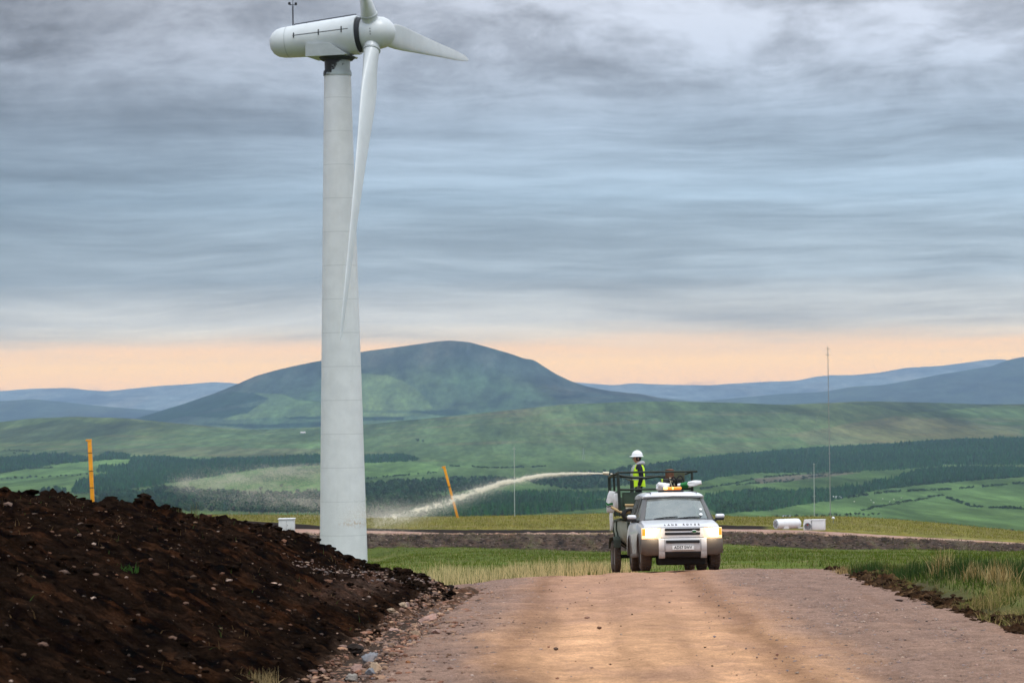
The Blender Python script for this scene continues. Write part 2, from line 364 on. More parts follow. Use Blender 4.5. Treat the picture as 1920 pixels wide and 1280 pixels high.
C_FIELD = np.array([0.078, 0.105, 0.012]); C_BANK = np.array([0.055, 0.038, 0.028]); C_TRACK = np.array([0.34, 0.22, 0.17]); C_TOP = np.array([0.135, 0.125, 0.018]); C_PEAT = np.array([0.018, 0.012, 0.009])
def build_ground():
    Ys = np.concatenate([np.arange(4, 60, 0.5), np.arange(60, 110, 0.25), np.arange(110, 260, 0.8), np.arange(260, 284, 0.12), np.arange(284, 335, 0.5), np.linspace(335, 700, 40)])
    T = np.linspace(-0.34, 0.34, 900)
    TT, YY = np.meshgrid(T, Ys); X = TT*YY
    Z = zground(X, YY)
    Yj = YY+1.2*fbm(X*0.3, YY*0.05, 4, 0.55, 2)+0.5*fbm(X*1.3, YY*0.3, 3, 0.5, 3)
    bank = (YY > 261.5) & (YY < 270)
    Z = Z+np.where(bank, 0.34*fbm(X*1.1, YY*1.1, 5, 0.7, 4), 0)
    n1 = fbm(X*0.05, YY*0.03, 4, 0.55, 5); n2 = fbm(X*0.4, YY*0.12, 4, 0.6, 6); n3 = fbm(X*1.2, YY*0.35, 4, 0.6, 8)
    col = C_FIELD*(1+0.5*n1[..., None]+0.35*n3[..., None])
    dry = sst(0.05, 0.5, n2+0.3*n1)[..., None]; col = col*(1-0.5*dry)+np.array([0.2, 0.17, 0.07])*0.5*dry
    kb = (sst(261.0, 262.4, Yj)*(1-sst(268.6, 269.6, Yj)))[..., None]
    grass_on_bank = sst(0.1, 0.5, n2+0.5*n3)[..., None]*(1-0.6*sst(264, 268, YY)[..., None])
    n4 = fbm(X*2.3, YY*2.0, 4, 0.7, 10)
    cb = C_BANK*(1+1.2*n3[..., None]+0.8*n2[..., None]+1.2*n4[..., None])*(1-0.55*grass_on_bank)+np.array([0.08, 0.085, 0.03])*0.55*grass_on_bank
    col = col*(1-kb)+np.clip(cb, 0.008, 1)*kb
    kt = (sst(268.6, 269.6, Yj)*(1-sst(278.6, 279.1, YY)))[..., None]
    ct = C_TRACK*(1+0.35*n3[..., None]+0.25*n2[..., None]); col = col*(1-kt)+ct*kt
    tq = TT+0.004*n1; cut = (1-sst(0.033, 0.039, tq))+sst(0.068, 0.073, tq)*(1-sst(0.088, 0.096, tq))     # raw peat edge shows only in places
    kp = (sst(278.6, 279.1, YY)*(1-sst(280.6, 281.4, Yj))*cut)[..., None]
    col = col*(1-kp)+C_PEAT*kp
    kg = np.maximum(sst(280.6, 281.4, Yj), sst(278.6, 279.1, YY)*(1-cut))[..., None]
    pale = sst(0.12, 0.42, fbm(X*0.05, YY*0.45, 4, 0.6, 9))[..., None]
    cg = C_TOP*(1+0.45*n2[..., None]+0.45*n3[..., None])*(1-0.45*pale)+np.array([0.3, 0.26, 0.14])*0.45*pale
    col = col*(1-kg)+cg*kg
    nearmud = (1-sst(0.2, 1.4, X-redge(YY)+0.5*n2))*(YY < 72)
    col = col*(1-nearmud[..., None])+np.array([0.06, 0.04, 0.025])*nearmud[..., None]
    col = np.clip(col, 0.006, 1)
    m = colmat('ground_cover', ((1.4, 0.22), (9.0, 0.2)), 0.05, 6.0, stretch=(1, 0.45, 1), hue=0.35)
    o = np_mesh('ground', np.stack([X, YY, Z], -1).reshape(-1, 3), grid_faces(len(Ys), len(T)), m, col=col.reshape(-1, 3))
    tagp(o, kind='structure')
build_ground()

def build_road():
    Ys = np.concatenate([np.arange(6, 26, 0.12), np.arange(26, 72, 0.05), np.arange(72, 112, 0.25)])
    W = np.arange(-1.1, 9.4, 0.045)
    WW, YY = np.meshgrid(W, Ys); X = toe(YY)+WW+0.12
    half = redge(YY)-toe(YY); u = WW/half                       # 0 left edge .. 1 right edge
    nb = fbm(X*0.55, YY*0.16, 4, 0.55, 21); nf = fbm(X*4, YY*3.2, 4, 0.6, 22); nm = fbm(X*1.5, YY*0.8, 4, 0.6, 23)
    stone_l = 1-sst(0.08, 0.26, u+0.10*nb+0.03*nm); stone_r = sst(0.58, 0.74, u+0.10*nb+0.03*nm)
    stony = np.clip(stone_l+stone_r, 0, 1)
    Z = zroad(X, YY)+0.03*nb+0.022*nm*(0.4+stony)+0.018*nf*(0.35+1.6*stony)
    for c_, w_ in ((0.27, 0.03), (0.34, 0.03), (0.49, 0.03), (0.56, 0.03)): Z -= 0.03*np.exp(-((u-c_+0.03*nb)/w_)**2)
    Z -= 0.35*sst(1.0, 1.08, u)+0.05*(1-sst(0, 0.04, u))
    sand = np.array([0.54, 0.302, 0.163]); grey = np.array([0.215, 0.142, 0.112]); mud = np.array([0.19, 0.095, 0.050]); pink = np.array([0.38, 0.218, 0.148])
    col = sand*(1+0.3*nb[..., None]+0.35*nm[..., None]+0.25*nf[..., None])
    for c_, w_ in ((0.30, 0.05), (0.525, 0.05)):
        tr = (np.exp(-((u-c_+0.02*nb)/w_)**2)*(0.75+0.5*nm))[..., None]; col = col*(1+0.22*tr)
        ed = (np.exp(-((np.abs(u-c_+0.02*nb)-w_*1.3)/0.012)**2)*np.clip(0.5+1.5*nm, 0, 1))[..., None]; col = col*(1-0.28*ed)
    kp = (sst(-0.1, 0.45, fbm(X*0.8, YY*0.25, 4, 0.6, 24))*0.5)[..., None]; col = col*(1-kp)+pink*kp
    far = sst(34, 54, YY)[..., None]*0.75; col = col*(1-far)+pink*(1+0.25*nm[..., None])*far
    st = stony[..., None]; col = col*(1-st*0.85)+grey*(1+0.45*nf[..., None]+0.25*nm[..., None])*st*0.85
    dm = (sst(0.08, 0.42, fbm((X-0.0235*YY)*1.6+4, YY*0.09, 5, 0.62, 25)+0.35*nf)*0.26+0.5*np.exp(-((u-0.585+0.05*nb)/0.035)**2)+0.45*np.exp(-((u-0.2+0.04*nb)/0.03)**2))
    dm = np.clip(dm, 0, 0.9)[..., None]; col = col*(1-dm)+mud*dm
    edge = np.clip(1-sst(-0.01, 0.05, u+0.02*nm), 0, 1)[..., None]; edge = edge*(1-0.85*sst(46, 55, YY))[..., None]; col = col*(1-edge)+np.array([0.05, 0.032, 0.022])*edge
    m = colmat('gravel_road', ((1.2, 0.12), (5.0, 0.18), (24.0, 0.34), (75, 0.4)), 0.035, 28.0, stretch=(1, 0.7, 1), spec=0.05)
    o = np_mesh('road', np.stack([X, YY, Z], -1).reshape(-1, 3), grid_faces(len(Ys), len(W)), m, col=np.clip(col, 0.01, 1).reshape(-1, 3))
    tagp(o, kind='structure')
    return
build_road()

HU = ([-2, 0, 0.45, 1.5, 2.8, 3.9, 5.8, 6.8, 9, 16], [-0.2, -0.03, 0.06, 0.49, 1.13, 1.50, 1.85, 1.95, 2.08, 2.16])
def yend(u): return 57-1.75*np.maximum(u, 0)
def lumps(X, Y, Z, cx, cy, rad, hgt):
    """stamp rounded clods into a height field laid out on regular X (cols) / Y (rows)"""
    xs = X[0]; ys = Y[:, 0]; A = np.zeros_like(Z)
    for a, b, r_, h in zip(cx, cy, rad, hgt):
        j0, j1 = np.searchsorted(ys, [b-r_, b+r_])
        if j1-j0 < 1: continue
        xx = X[j0:j1]; i = np.abs(xx-a) < r_
        if not i.any(): continue
        d2 = ((xx-a)**2+(Y[j0:j1]-b)**2)/(r_*r_); A[j0:j1] = np.maximum(A[j0:j1], np.where(d2 < 1, h*np.clip(1-d2, 0, 1)**0.7, 0))
    Z += A*np.clip(0.75+0.8*fbm(X*4.5, Y*4.0, 4, 0.6, 61), 0.3, 1.1)
MOUND = {}
def mound_z(x, Y):
    u = toe(Y)-x; e = 1-sst(0, 6, Y-yend(u))
    return zplane(Y)-0.02+np.interp(u, HU[0], HU[1])*e-0.35*(1-e)
def build_mound():
    Ys = np.arange(11, 66, 0.07); U = np.arange(-0.75, 14, 0.045)
    UU, YY = np.meshgrid(U[::-1], Ys); X = toe(YY)-UU
    e = 1-sst(0, 6, YY-yend(UU))
    Z = zplane(YY)-0.02+np.interp(UU, HU[0], HU[1])*e-0.35*(1-e)-0.12*np.exp(-((UU-0.12)/0.2)**2)-0.25*(1-sst(-0.7, -0.25, UU))
    k = sst(-0.7, 0.25, UU)
    dx = 0.25*fbm(X*1.2, YY*1.2, 3, 0.5, 30)
    Z += k*(0.14*fbm(X*0.7, YY*0.5, 3, 0.5, 31)+0.08*fbm((X+dx)*2.2, YY*1.9, 4, 0.6, 32)+0.10*fbm((X+dx)*7, YY*5.5, 5, 0.72, 33))
    n = 7500; cy = RS.uniform(18, 62, n); cu = RS.uniform(0.0, 11, n); r_ = 0.03+0.11*RS.rand(n)**2.5
    lumps(X, YY, Z, toe(cy)-cu, cy, r_, r_*RS.uniform(0.25, 0.6, n))
    n = 420; cu = RS.uniform(0.1, 10, n); cy = yend(cu)+RS.uniform(-2.5, 1.2, n); r_ = 0.06+0.20*RS.rand(n)**2
    lumps(X, YY, Z, toe(cy)-cu, cy, r_, r_*RS.uniform(0.3, 0.8, n)*np.interp(cu, [0, 2.5, 5], [0.45, 0.7, 1]))
    for (px, py, r_, h) in ((90, 925, .2, .2), (205, 938, .22, .2), (275, 943, .26, .2), (330, 950, .16, .14)):
        P = None
        Yc = 45.5 if px < 100 else 47 if px < 240 else 48.3 if px < 300 else 49.3 if px < 400 else 58.5
        P = at(px, py, Yc); lumps(X, YY, Z, [P[0]], [P[1]], [r_], [h])
    nb = fbm(X*0.8, YY*0.5, 4, 0.55, 34); nf = fbm(X*3, YY*2.4, 4, 0.65, 35); nr = fbm(X*1.4+3, YY*0.6, 4, 0.6, 36)
    col = np.array([0.0098, 0.0060, 0.0040])*(1+1.0*nb[..., None]+1.9*nf[..., None])
    br = (sst(0.08, 0.5, nr+0.9*nf)*0.36)[..., None]; col = col*(1-br)+np.array([0.060, 0.025, 0.011])*br
    gv = ((1-sst(0.05, 0.5, UU+0.5*nb))*0.8)[..., None]; col = col*(1-gv)+np.array([0.12, 0.075, 0.052])*(1+0.9*nf[..., None])*gv
    bandk = (np.exp(-((UU-(0.9+0.02*(60-YY)))/0.28)**2)*sst(38, 46, YY)*0.5*(0.6+nf))[..., None]; bandk = np.clip(bandk, 0, 1)
    col = col*(1-bandk)+np.array([0.16, 0.1, 0.075])*bandk
    m = colmat('peat', ((2.5, 0.25), (11.0, 0.55), (42.0, 0.7)), 0.06, 22.0, stretch=(0.45, 1, 1), hue=0.5, spec=0.0)
    o = np_mesh('peat_bank', np.stack([X, YY, Z], -1).reshape(-1, 3), grid_faces(len(Ys), len(U)), m, col=np.clip(col, 0.003, 1).reshape(-1, 3))
    tagp(o, kind='structure')
    MOUND.update(x=X, y=YY, z=Z)
build_mound()
def mound_at(x, y):
    j = np.clip(np.round((np.asarray(y)-11)/0.07).astype(int), 0, MOUND['x'].shape[0]-1)
    u = toe(np.asarray(y))-np.asarray(x); nU = MOUND['x'].shape[1]
    i = np.clip(nU-1-np.round((u+0.75)/0.045).astype(int), 0, nU-1)
    return MOUND['z'][j, i]

# verge of torn turf and peat along the right edge of the road
def build_verge():
    Ys = np.arange(14, 66, 0.06); W = np.arange(-0.5, 1.9, 0.04)
    WW, YY = np.meshgrid(W, Ys); X = redge(YY)+WW+0.18*fbm(YY*0.6, WW*0.2, 3, 0.5, 40)
    prof = sst(-0.2, 0.2, WW)*(1-sst(0.75, 1.5, WW))*(0.35+0.65*sst(-0.25, 0.2, fbm(YY*0.5, WW*0.5, 3, 0.5, 47)))
    Z = zroad(X, YY)-0.06+prof*(0.10+0.10*fbm(X*1.3, YY*0.8, 3, 0.5, 41)+0.12*fbm(X*4, YY*4, 4, 0.6, 42))+0.1*sst(0.5, 1.5, WW)-0.12*(1-sst(-0.5, -0.3, WW))-0.1*sst(1.5, 1.85, WW)
    n = 2200; cy = RS.uniform(15, 65, n); cw = RS.normal(0.28, 0.28, n); r_ = 0.02+0.07*RS.rand(n)**3
    lumps(X, YY, Z, redge(cy)+cw, cy, r_, r_*RS.uniform(0.4, 1.1, n))
    for px, py, r_, h, Yc in ((1668, 1062, .2, .2, 56), (1650, 1064, .15, .15, 56.3), (1845, 1108, .12, .12, 45)):
        P = at(px, py, Yc); lumps(X, YY, Z, [P[0]], [P[1]], [r_], [h])
    nf = fbm(X*3, YY*2.4, 4, 0.65, 43); nb = fbm(X*0.9, YY*0.6, 4, 0.6, 44)
    col = np.array([0.040, 0.023, 0.013])*(1+1.5*nf[..., None]+1.0*nb[..., None])
    gr = (sst(0.5, 1.1, WW+0.8*nb+0.5*nf))[..., None]; col = col*(1-gr)+np.array([0.085, 0.1, 0.028])*gr
    b2 = sst(0.05, 0.35, nf)[..., None]*0.55; col = col*(1-b2)+np.array([0.14, 0.085, 0.04])*b2
    m = colmat('torn_turf', ((5.0, 0.4), (24.0, 0.5)), 0.04, 26.0, hue=0.4, spec=0.0)
    o = np_mesh('roadside_verge', np.stack([X, YY, Z], -1).reshape(-1, 3), grid_faces(len(Ys), len(W)), m, col=np.clip(col, 0.004, 1).reshape(-1, 3))
    tagp(o, kind='structure')
    MOUND['vz'] = (X, YY, Z)
build_verge()

# ------------------------------------------------------------------ far country
def layer(name, Ts, knots, mat, colf, rough_px=1.5, seed=0, rows_per=40, relief=None):
    """a sheet of hills: knots = [(distance, slope curve)] from the foot to beyond the ridge"""
    Yk = np.array([k[0] for k in knots], float); S = np.array([k[1](Ts) for k in knots])
    rows = np.concatenate([np.linspace(Yk[i], Yk[i+1], rows_per[i] if hasattr(rows_per, '__len__') else rows_per, endpoint=False) for i in range(len(Yk)-1)]+[[Yk[-1]]])
    out = np.zeros((len(rows), len(Ts)))
    # Catmull-Rom in distance (monotone enough for these profiles)
    for j, y in enumerate(rows):
        i = min(np.searchsorted(Yk, y, side='right')-1, len(Yk)-2); w = (y-Yk[i])/(Yk[i+1]-Yk[i])
        ridge = knots[i+1][2] if len(knots[i+1]) > 2 else 0
        w2 = w
        if len(knots[i]) > 2 and knots[i][2] == 'r': w2 = w*w          # falls away behind a ridge
        out[j] = S[i]*(1-w2)+S[i+1]*w2
    TT, YY = np.meshgrid(Ts, rows); X = TT*YY
    sc_ = 1/(YY.mean()*0.02)
    out = out+rough_px/F*fbm(X*sc_, YY*sc_*0.5, 5, 0.55, seed)
    if relief is not None: out = out+relief(TT, YY, X)/F
    Z = CZ+out*YY
    col = colf(TT, YY, X, Z, out)
    o = np_mesh(name, np.stack([X, YY, Z], -1).reshape(-1, 3), grid_faces(len(rows), len(Ts)), mat, col=np.clip(col, 0.004, 1).reshape(-1, 3))
    return tagp(o, kind='structure'), (Ts, rows, Z, out)

E_ = -2600; W_ = 4500
ridgeC = smooth_curve([(E_,815),(-500,800),(0,791),(60,784),(140,781),(230,783),(310,791),(400,800),(480,806),(600,800),(700,794),(780,786),(860,778),(960,768),(1060,758),(1180,753),(1280,752),(1400,756),(1480,759),(1540,755),(1640,752),(1740,754),(1850,758),(1920,757),(2300,750),(W_,780)], 0.004)
def C_(*p): return smooth_curve([(E_, p[0][1])]+list(p)+[(W_, p[-1][1])], 0.006)
valley_knots = [
 (380, lambda t: lip(t)-0.022), (1000, lambda t: lip(t)-0.012),
 (1800, C_((0,992),(900,986),(1400,990),(1700,1000),(1920,1010))),
 (2600, C_((0,962),(900,962),(1400,972),(1700,985),(1920,990))),
 (3400, C_((0,938),(600,938),(1000,938),(1400,950),(1700,950),(1920,948))),
 (4300, C_((0,912),(600,905),(1000,908),(1400,915),(1920,905))),
 (5200, C_((0,885),(600,880),(1000,880),(1400,885),(1920,870))),
 (6200, C_((0,858),(600,855),(1000,850),(1400,848),(1920,832))),
 (7200, C_((0,835),(600,828),(1000,812),(1400,805),(1920,800))),
 (8400, ridgeC, 'r'), (9400, lambda t: ridgeC(t)-0.012)]

# plant cover of the valley, surveyed as outlines seen from the road and laid onto the land
def Z3(pts): return [(x/3, 640+y/3) for x, y in pts]
def Z4(pts): return [(640+x/3, 640+y/3) for x, y in pts]
def Z5(pts): return [(1280+x/3, 640+y/3) for x, y in pts]
conifer_woods = [
 Z3([(-400,650),(0,650),(200,635),(330,630),(520,650),(600,620),(740,632),(730,655),(560,665),(290,690),(130,715),(0,735),(-400,760)]),
 Z3([(740,645),(930,642),(1100,662),(1250,652),(1810,640),(2010,640),(2010,690),(1810,690),(1500,705),(1300,735),(1150,765),(900,800),(640,840),(400,845),(430,790),(560,750),(650,735),(540,730),(560,705),(720,695)]),
 Z4([(0,650),(130,648),(200,634),(330,628),(410,645),(450,658),(400,668),(130,680),(0,685)]),
 Z4([(640,890),(760,870),(900,855),(1100,852),(1250,852),(1420,852),(1500,862),(1500,880),(1300,872),(1230,900),(1490,908),(1500,930),(1100,965),(700,1000),(480,1000),(560,930)]),
 Z5([(-350,720),(-150,690),(0,660),(300,628),(700,598),(1200,568),(1500,548),(1920,538),(2600,520),(2600,690),(1920,690),(1500,690),(1250,715),(1000,725),(600,735),(420,735),(200,760),(100,790),(0,790),(-300,800)]),
 Z5([(130,870),(330,845),(470,830),(580,845),(720,832),(850,828),(1000,812),(1200,768),(1230,748),(1350,712),(1600,698),(1920,708),(2600,700),(2600,740),(1920,755),(1600,780),(1350,800),(1100,830),(960,860),(850,890),(640,915),(500,945),(300,955),(210,970),(130,930)]),
]
mixed_woods = [
 Z3([(540,858),(780,845),(900,820),(1000,830),(1180,840),(1400,855),(1800,850),(2000,850),(2000,960),(1420,960),(1200,950),(900,950),(520,905)]),
 Z3([(250,830),(360,825),(370,855),(300,870),(220,862)]),
 Z4([(100,800),(300,785),(450,780),(700,765),(850,765),(950,772),(1000,790),(900,815),(760,830),(640,845),(500,850),(330,862),(100,870)]),
 Z4([(150,870),(420,865),(640,880),(560,930),(420,1000),(150,1000)]),
 Z4([(1000,768),(1300,742),(1500,728),(1640,700),(1930,670),(1930,800),(1700,800),(1500,820),(1300,830),(1100,800)]),
 Z5([(130,880),(330,850),(470,835),(600,850),(640,915),(500,945),(300,955),(210,970)]),
]
fields_bright = [
 Z5([(100,800),(400,745),(540,740),(900,742),(1240,722),(1200,760),(1000,800),(860,815),(590,845),(480,818),(300,830),(130,850)]),
 Z5([(480,950),(640,918),(850,893),(960,863),(1100,833),(1600,783),(1920,760),(2600,745),(2600,1100),(1700,1060),(1400,1000),(700,990)]),
 Z4([(130,680),(400,672),(560,700),(540,740),(300,760),(130,775),(0,775),(0,690)]),
 Z4([(760,835),(900,820),(1020,820),(1100,845),(900,850)]), Z4([(1230,865),(1420,850),(1500,850),(1500,900),(1300,880)]),
 Z3([(0,740),(130,720),(400,712),(500,735),(350,745),(0,768)]), Z3([(0,790),(300,760),(650,738),(560,752),(430,792),(400,840),(250,830),(0,840)]),
 Z3([(280,690),(560,668),(725,658),(720,692),(560,702),(300,705)]), Z3([(1300,740),(1810,698),(2000,700),(2000,850),(1700,850),(1250,830),(1000,810),(1150,768)]),
 Z3([(370,858),(540,852),(780,838),(770,848),(520,870),(350,880)]), Z5([(200,985),(400,945),(500,965),(500,990)]),
]
brown_ground = [Z5([(400,770),(700,745),(900,738),(1000,738),(820,760),(600,785),(420,800)])]
dark_moor = [Z5([(920,347),(1100,336),(1300,332),(1600,342),(1900,357),(1700,365),(1500,385),(1280,405),(1180,390),(1100,365)]),
 Z3([(-500,520),(0,500),(300,445),(430,435),(560,470),(740,440),(920,470),(700,512),(420,552),(200,567),(-500,575)])]
bracken = [Z3([(900,640),(1810,630),(1810,600),(1200,590),(700,600),(400,610),(300,625),(700,620)]), Z5([(700,590),(1200,560),(1920,530),(1920,480),(1200,420),(600,520)])]
def poly_ts(poly): return np.array([ts(*p) for p in poly])
def inside(T, S, P):
    c = np.zeros(T.shape, bool); n = len(P)
    for i in range(n):
        x1, y1 = P[i]; x2, y2 = P[(i+1) % n]
        if y1 == y2: continue
        c ^= ((y1 > S) != (y2 > S)) & (T < (x2-x1)*(S-y1)/(y2-y1)+x1)
    return c
C_MOOR = np.array([0.074, 0.114, 0.044]); C_PAST = np.array([0.078, 0.130, 0.042]); C_WOOD = np.array([0.013, 0.034, 0.018]); C_HEATH = np.array([0.07, 0.075, 0.055])
def valley_col(T, Y, X, Z, S):
    n1 = fbm(X*0.0022, Y*0.00045, 5, 0.55, 50)[..., None]; n2 = fbm(X*0.010, Y*0.0009, 5, 0.65, 51)[..., None]; n3 = fbm(X*0.0015, Y*0.006, 4, 0.6, 52)[..., None]
    col = C_MOOR*(1+0.8*n1+0.65*n2)  # broad tone noise also puts relief shading into the colour
    k = sst(0.0, 0.5, n3+0.4*n2); col = col*(1-0.5*k)+np.array([0.14, 0.115, 0.065])*0.5*k
    k = sst(0.05, 0.5, n1+0.2*n2); col = col*(1-0.6*k)+np.array([0.065, 0.12, 0.042])*0.6*k
    lowk = (1-sst(5200, 6600, Y))[..., None]; col = col*(1-0.7*lowk)+C_PAST*0.8*(1+0.3*n2+0.25*n1)*0.7*lowk
    jt = 0.0009*n2[..., 0]; js = 0.0003*n2[..., 0]
    def paint(polys, c, a, jit=1.0):
        nonlocal col
        for i, p in enumerate(polys):
            m = (inside(T+jt*jit, S+js*jit, poly_ts(p))*a)[..., None]; cc = c*(1+0.7*n2+0.4*n1+0.22*(((i*37) % 11)/5.5-1)); col = col*(1-m)+cc*m
    paint(bracken, np.array([0.15, 0.13, 0.075]), 0.35, 5); paint(fields_bright, C_PAST, 0.9); paint(brown_ground, np.array([0.15, 0.12, 0.09]), 0.8); paint(dark_moor, np.array([0.045, 0.07, 0.035]), 0.8, 2)
    paint(conifer_woods, C_WOOD, 1, 1.5); paint(mixed_woods, np.array([0.045, 0.07, 0.03]), 0.8, 2)
    return col
mat_far = colmat('hill_cover_and_shading', ((0.0035, 0.22), (0.014, 0.38), (0.06, 0.38)), 3.0, 0.03, hue=0.4, spec=0.0, stretch=(1, 0.1, 1))  # tone noise here stands partly for shading of the slopes
T_v = np.linspace(-0.34, 0.34, 1500)
def val_relief(T, Y, X):
    return 3.0*fbm(X*0.0009, Y*0.0009, 4, 0.5, 55)*sst(5200, 7000, Y)*(1-sst(8000, 8300, Y))
_, VAL = layer('valley', T_v, valley_knots, mat_far, valley_col, 1.2, 60, [6, 14, 26, 34, 34, 34, 34, 34, 40, 12], val_relief)
def on_valley(px, py):
    """where the line of sight through a photo pixel first meets the valley sheet"""
    t, s = ts(px, py); Ts, rows, Zv, So = VAL
    i = np.clip((t-Ts[0])/(Ts[1]-Ts[0]), 0, len(Ts)-1.001); i0 = int(i); w = i-i0
    col = So[:, i0]*(1-w)+So[:, i0+1]*w
    k = np.where((col >= s) & (rows > 1500))[0]
    if len(k) == 0: return None
    k = k[0]; k0 = max(k-1, 0); a, b = col[k0], col[k]; f = 0 if b == a else np.clip((s-a)/(b-a), 0, 1)
    Y = rows[k0]*(1-f)+rows[k]*f
    return np.array([t*Y, Y, CZ+s*Y])

ridgeB = smooth_curve([(E_,830),(0,815),(230,792),(300,770),(350,755),(400,738),(440,722),(480,704),(520,693),(560,684),(600,676),(680,659),(740,651),(790,644),(820,640),(846,638),(880,641),(920,652),(960,664),(985,673),(1000,674),(1015,684),(1040,700),(1070,714),(1100,724),(1140,732),(1200,738),(1240,746),(1290,756),(1400,775),(1920,830),(W_,860)], 0.0012)
mtn_knots = [(10500, C_((0,850),(700,835),(1300,800))), (11600, C_((0,825),(300,805),(700,800),(1300,775))),
 (12600, C_((0,815),(250,792),(400,768),(560,752),(700,745),(800,752),(900,752),(1000,745),(1200,752),(1400,780))), (14200, ridgeB, 'r'), (16500, lambda t: ridgeB(t)-0.02)]
mtn_forest = [Z3([(700,445),(900,385),(1080,325),(1300,283),(1420,287),(1510,320),(1400,345),(1200,380),(1050,420),(900,455)]),
 Z3([(1050,420),(1300,380),(1450,360),(1400,400),(1250,430)]), Z3([(1600,425),(1810,420),(1810,435),(1640,435)]), Z3([(1100,460),(1500,465),(1810,450),(1810,480),(1400,485)]),
 Z4([(100,425),(350,420),(360,440),(100,445)]), Z4([(380,395),(620,380),(740,400),(600,420)])]
mtn_green = [Z3([(1420,290),(1600,300),(1680,330),(1810,340),(1810,420),(1600,425),(1250,440),(1450,365),(1510,320)]), Z4([(100,400),(380,405),(460,410),(350,420),(100,422)]), Z4([(110,180),(260,190),(420,260),(520,380),(380,390),(100,390)])]
def mtn_col(T, Y, X, Z, S):
    n1 = fbm(X*0.0014, Y*0.0006, 5, 0.55, 70)[..., None]; n2 = fbm(X*0.007, Y*0.0014, 5, 0.65, 71)[..., None]
    h = S-ridgeB(T); top = sst(-0.014, -0.004, h+0.006*n1[..., 0])[..., None]
    col = np.array([0.055, 0.098, 0.044])*(1+1.1*n1+1.0*n2)*(1-top)+(np.array([0.034, 0.054, 0.042])*(1+1.2*n2+1.0*n1)+np.array([0.016, 0.006, 0.003])*sst(0.0, 0.3, n2-0.6*n1))*top  # strong tone variation, partly slope shading painted into the cover
    k = sst(0.1, 0.45, n1+0.4*n2); col = col*(1-0.5*k)+np.array([0.03, 0.05, 0.03])*0.5*k
    jt = 0.0006*n2[..., 0]
    for p in mtn_green:
        m = (inside(T+jt, S+jt*.5, poly_ts(p))*0.62)[..., None]; col = col*(1-m)+np.array([0.105, 0.165, 0.055])*(1+0.3*n2)*m
    for p in mtn_forest:
        m = (inside(T+jt, S+jt*.5, poly_ts(p))*0.9)[..., None]; col = col*(1-m)+C_WOOD*(1+0.3*n2)*m
    return col
def mtn_relief(T, Y, X):
    g_ = np.abs(fbm(X*0.0011+1.5, Y*0.0005, 4, 0.5, 75))
    return (-14*(0.25-g_)*np.clip(1-g_*4, 0, 1)+5*fbm(X*0.002, Y*0.002, 4, 0.55, 76))*sst(11600, 12600, Y)*(1-sst(13400, 14100, Y))
layer('mountain', np.linspace(-0.34, 0.34, 1300), mtn_knots, mat_far, mtn_col, 0.8, 77, [12, 30, 90, 20], mtn_relief)

ridgeA2 = smooth_curve([(E_,740),(-600,742),(0,752),(60,748),(150,757),(250,766),(330,772),(500,775),(1000,775),(1100,752),(1180,745),(1250,746),(1310,752),(1360,748),(1420,742),(1470,738),(1540,735),(1600,724),(1650,722),(1700,714),(1760,702),(1800,696),(1860,686),(1890,675),(1920,668),(2000,672),(2200,680),(W_,710)], 0.002)
ridgeA = smooth_curve([(E_,725),(-400,728),(0,733),(60,728),(130,727),(165,731),(200,733),(250,728),(300,723),(350,720),(400,716),(437,718),(520,730),(900,730),(1000,722),(1063,715),(1110,719),(1150,722),(1190,718),(1220,720),(1260,721),(1330,722),(1370,719),(1440,715),(1490,714),(1530,706),(1560,703),(1600,703),(1650,698),(1700,689),(1760,686),(1800,681),(1850,674),(1880,673),(1920,682),(2100,690),(W_,720)], 0.0015)
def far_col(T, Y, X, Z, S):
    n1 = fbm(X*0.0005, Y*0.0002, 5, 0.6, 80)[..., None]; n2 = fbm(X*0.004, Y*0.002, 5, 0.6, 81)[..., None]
    return (np.array([0.035, 0.05, 0.032]) if Y.mean() < 25000 else np.array([0.13, 0.15, 0.13]))*(1+1.3*n1+1.0*n2)  # farther range painted paler, haze depth put into its colour
def far_relief(T, Y, X): return 22*fbm(X*0.0006, Y*0.0003, 5, 0.6, 83)
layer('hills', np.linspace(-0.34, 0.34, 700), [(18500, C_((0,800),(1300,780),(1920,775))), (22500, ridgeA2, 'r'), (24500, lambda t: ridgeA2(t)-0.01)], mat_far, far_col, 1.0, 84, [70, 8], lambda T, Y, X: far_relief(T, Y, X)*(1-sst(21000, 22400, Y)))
layer('hills', np.linspace(-0.34, 0.34, 700), [(28000, C_((0,775),(1920,770))), (34000, ridgeA, 'r'), (37500, lambda t: ridgeA(t)-0.01)], mat_far, far_col, 0.8, 86, [50, 8], lambda T, Y, X: far_relief(T, Y, X)*(1-sst(32500, 33900, Y)))

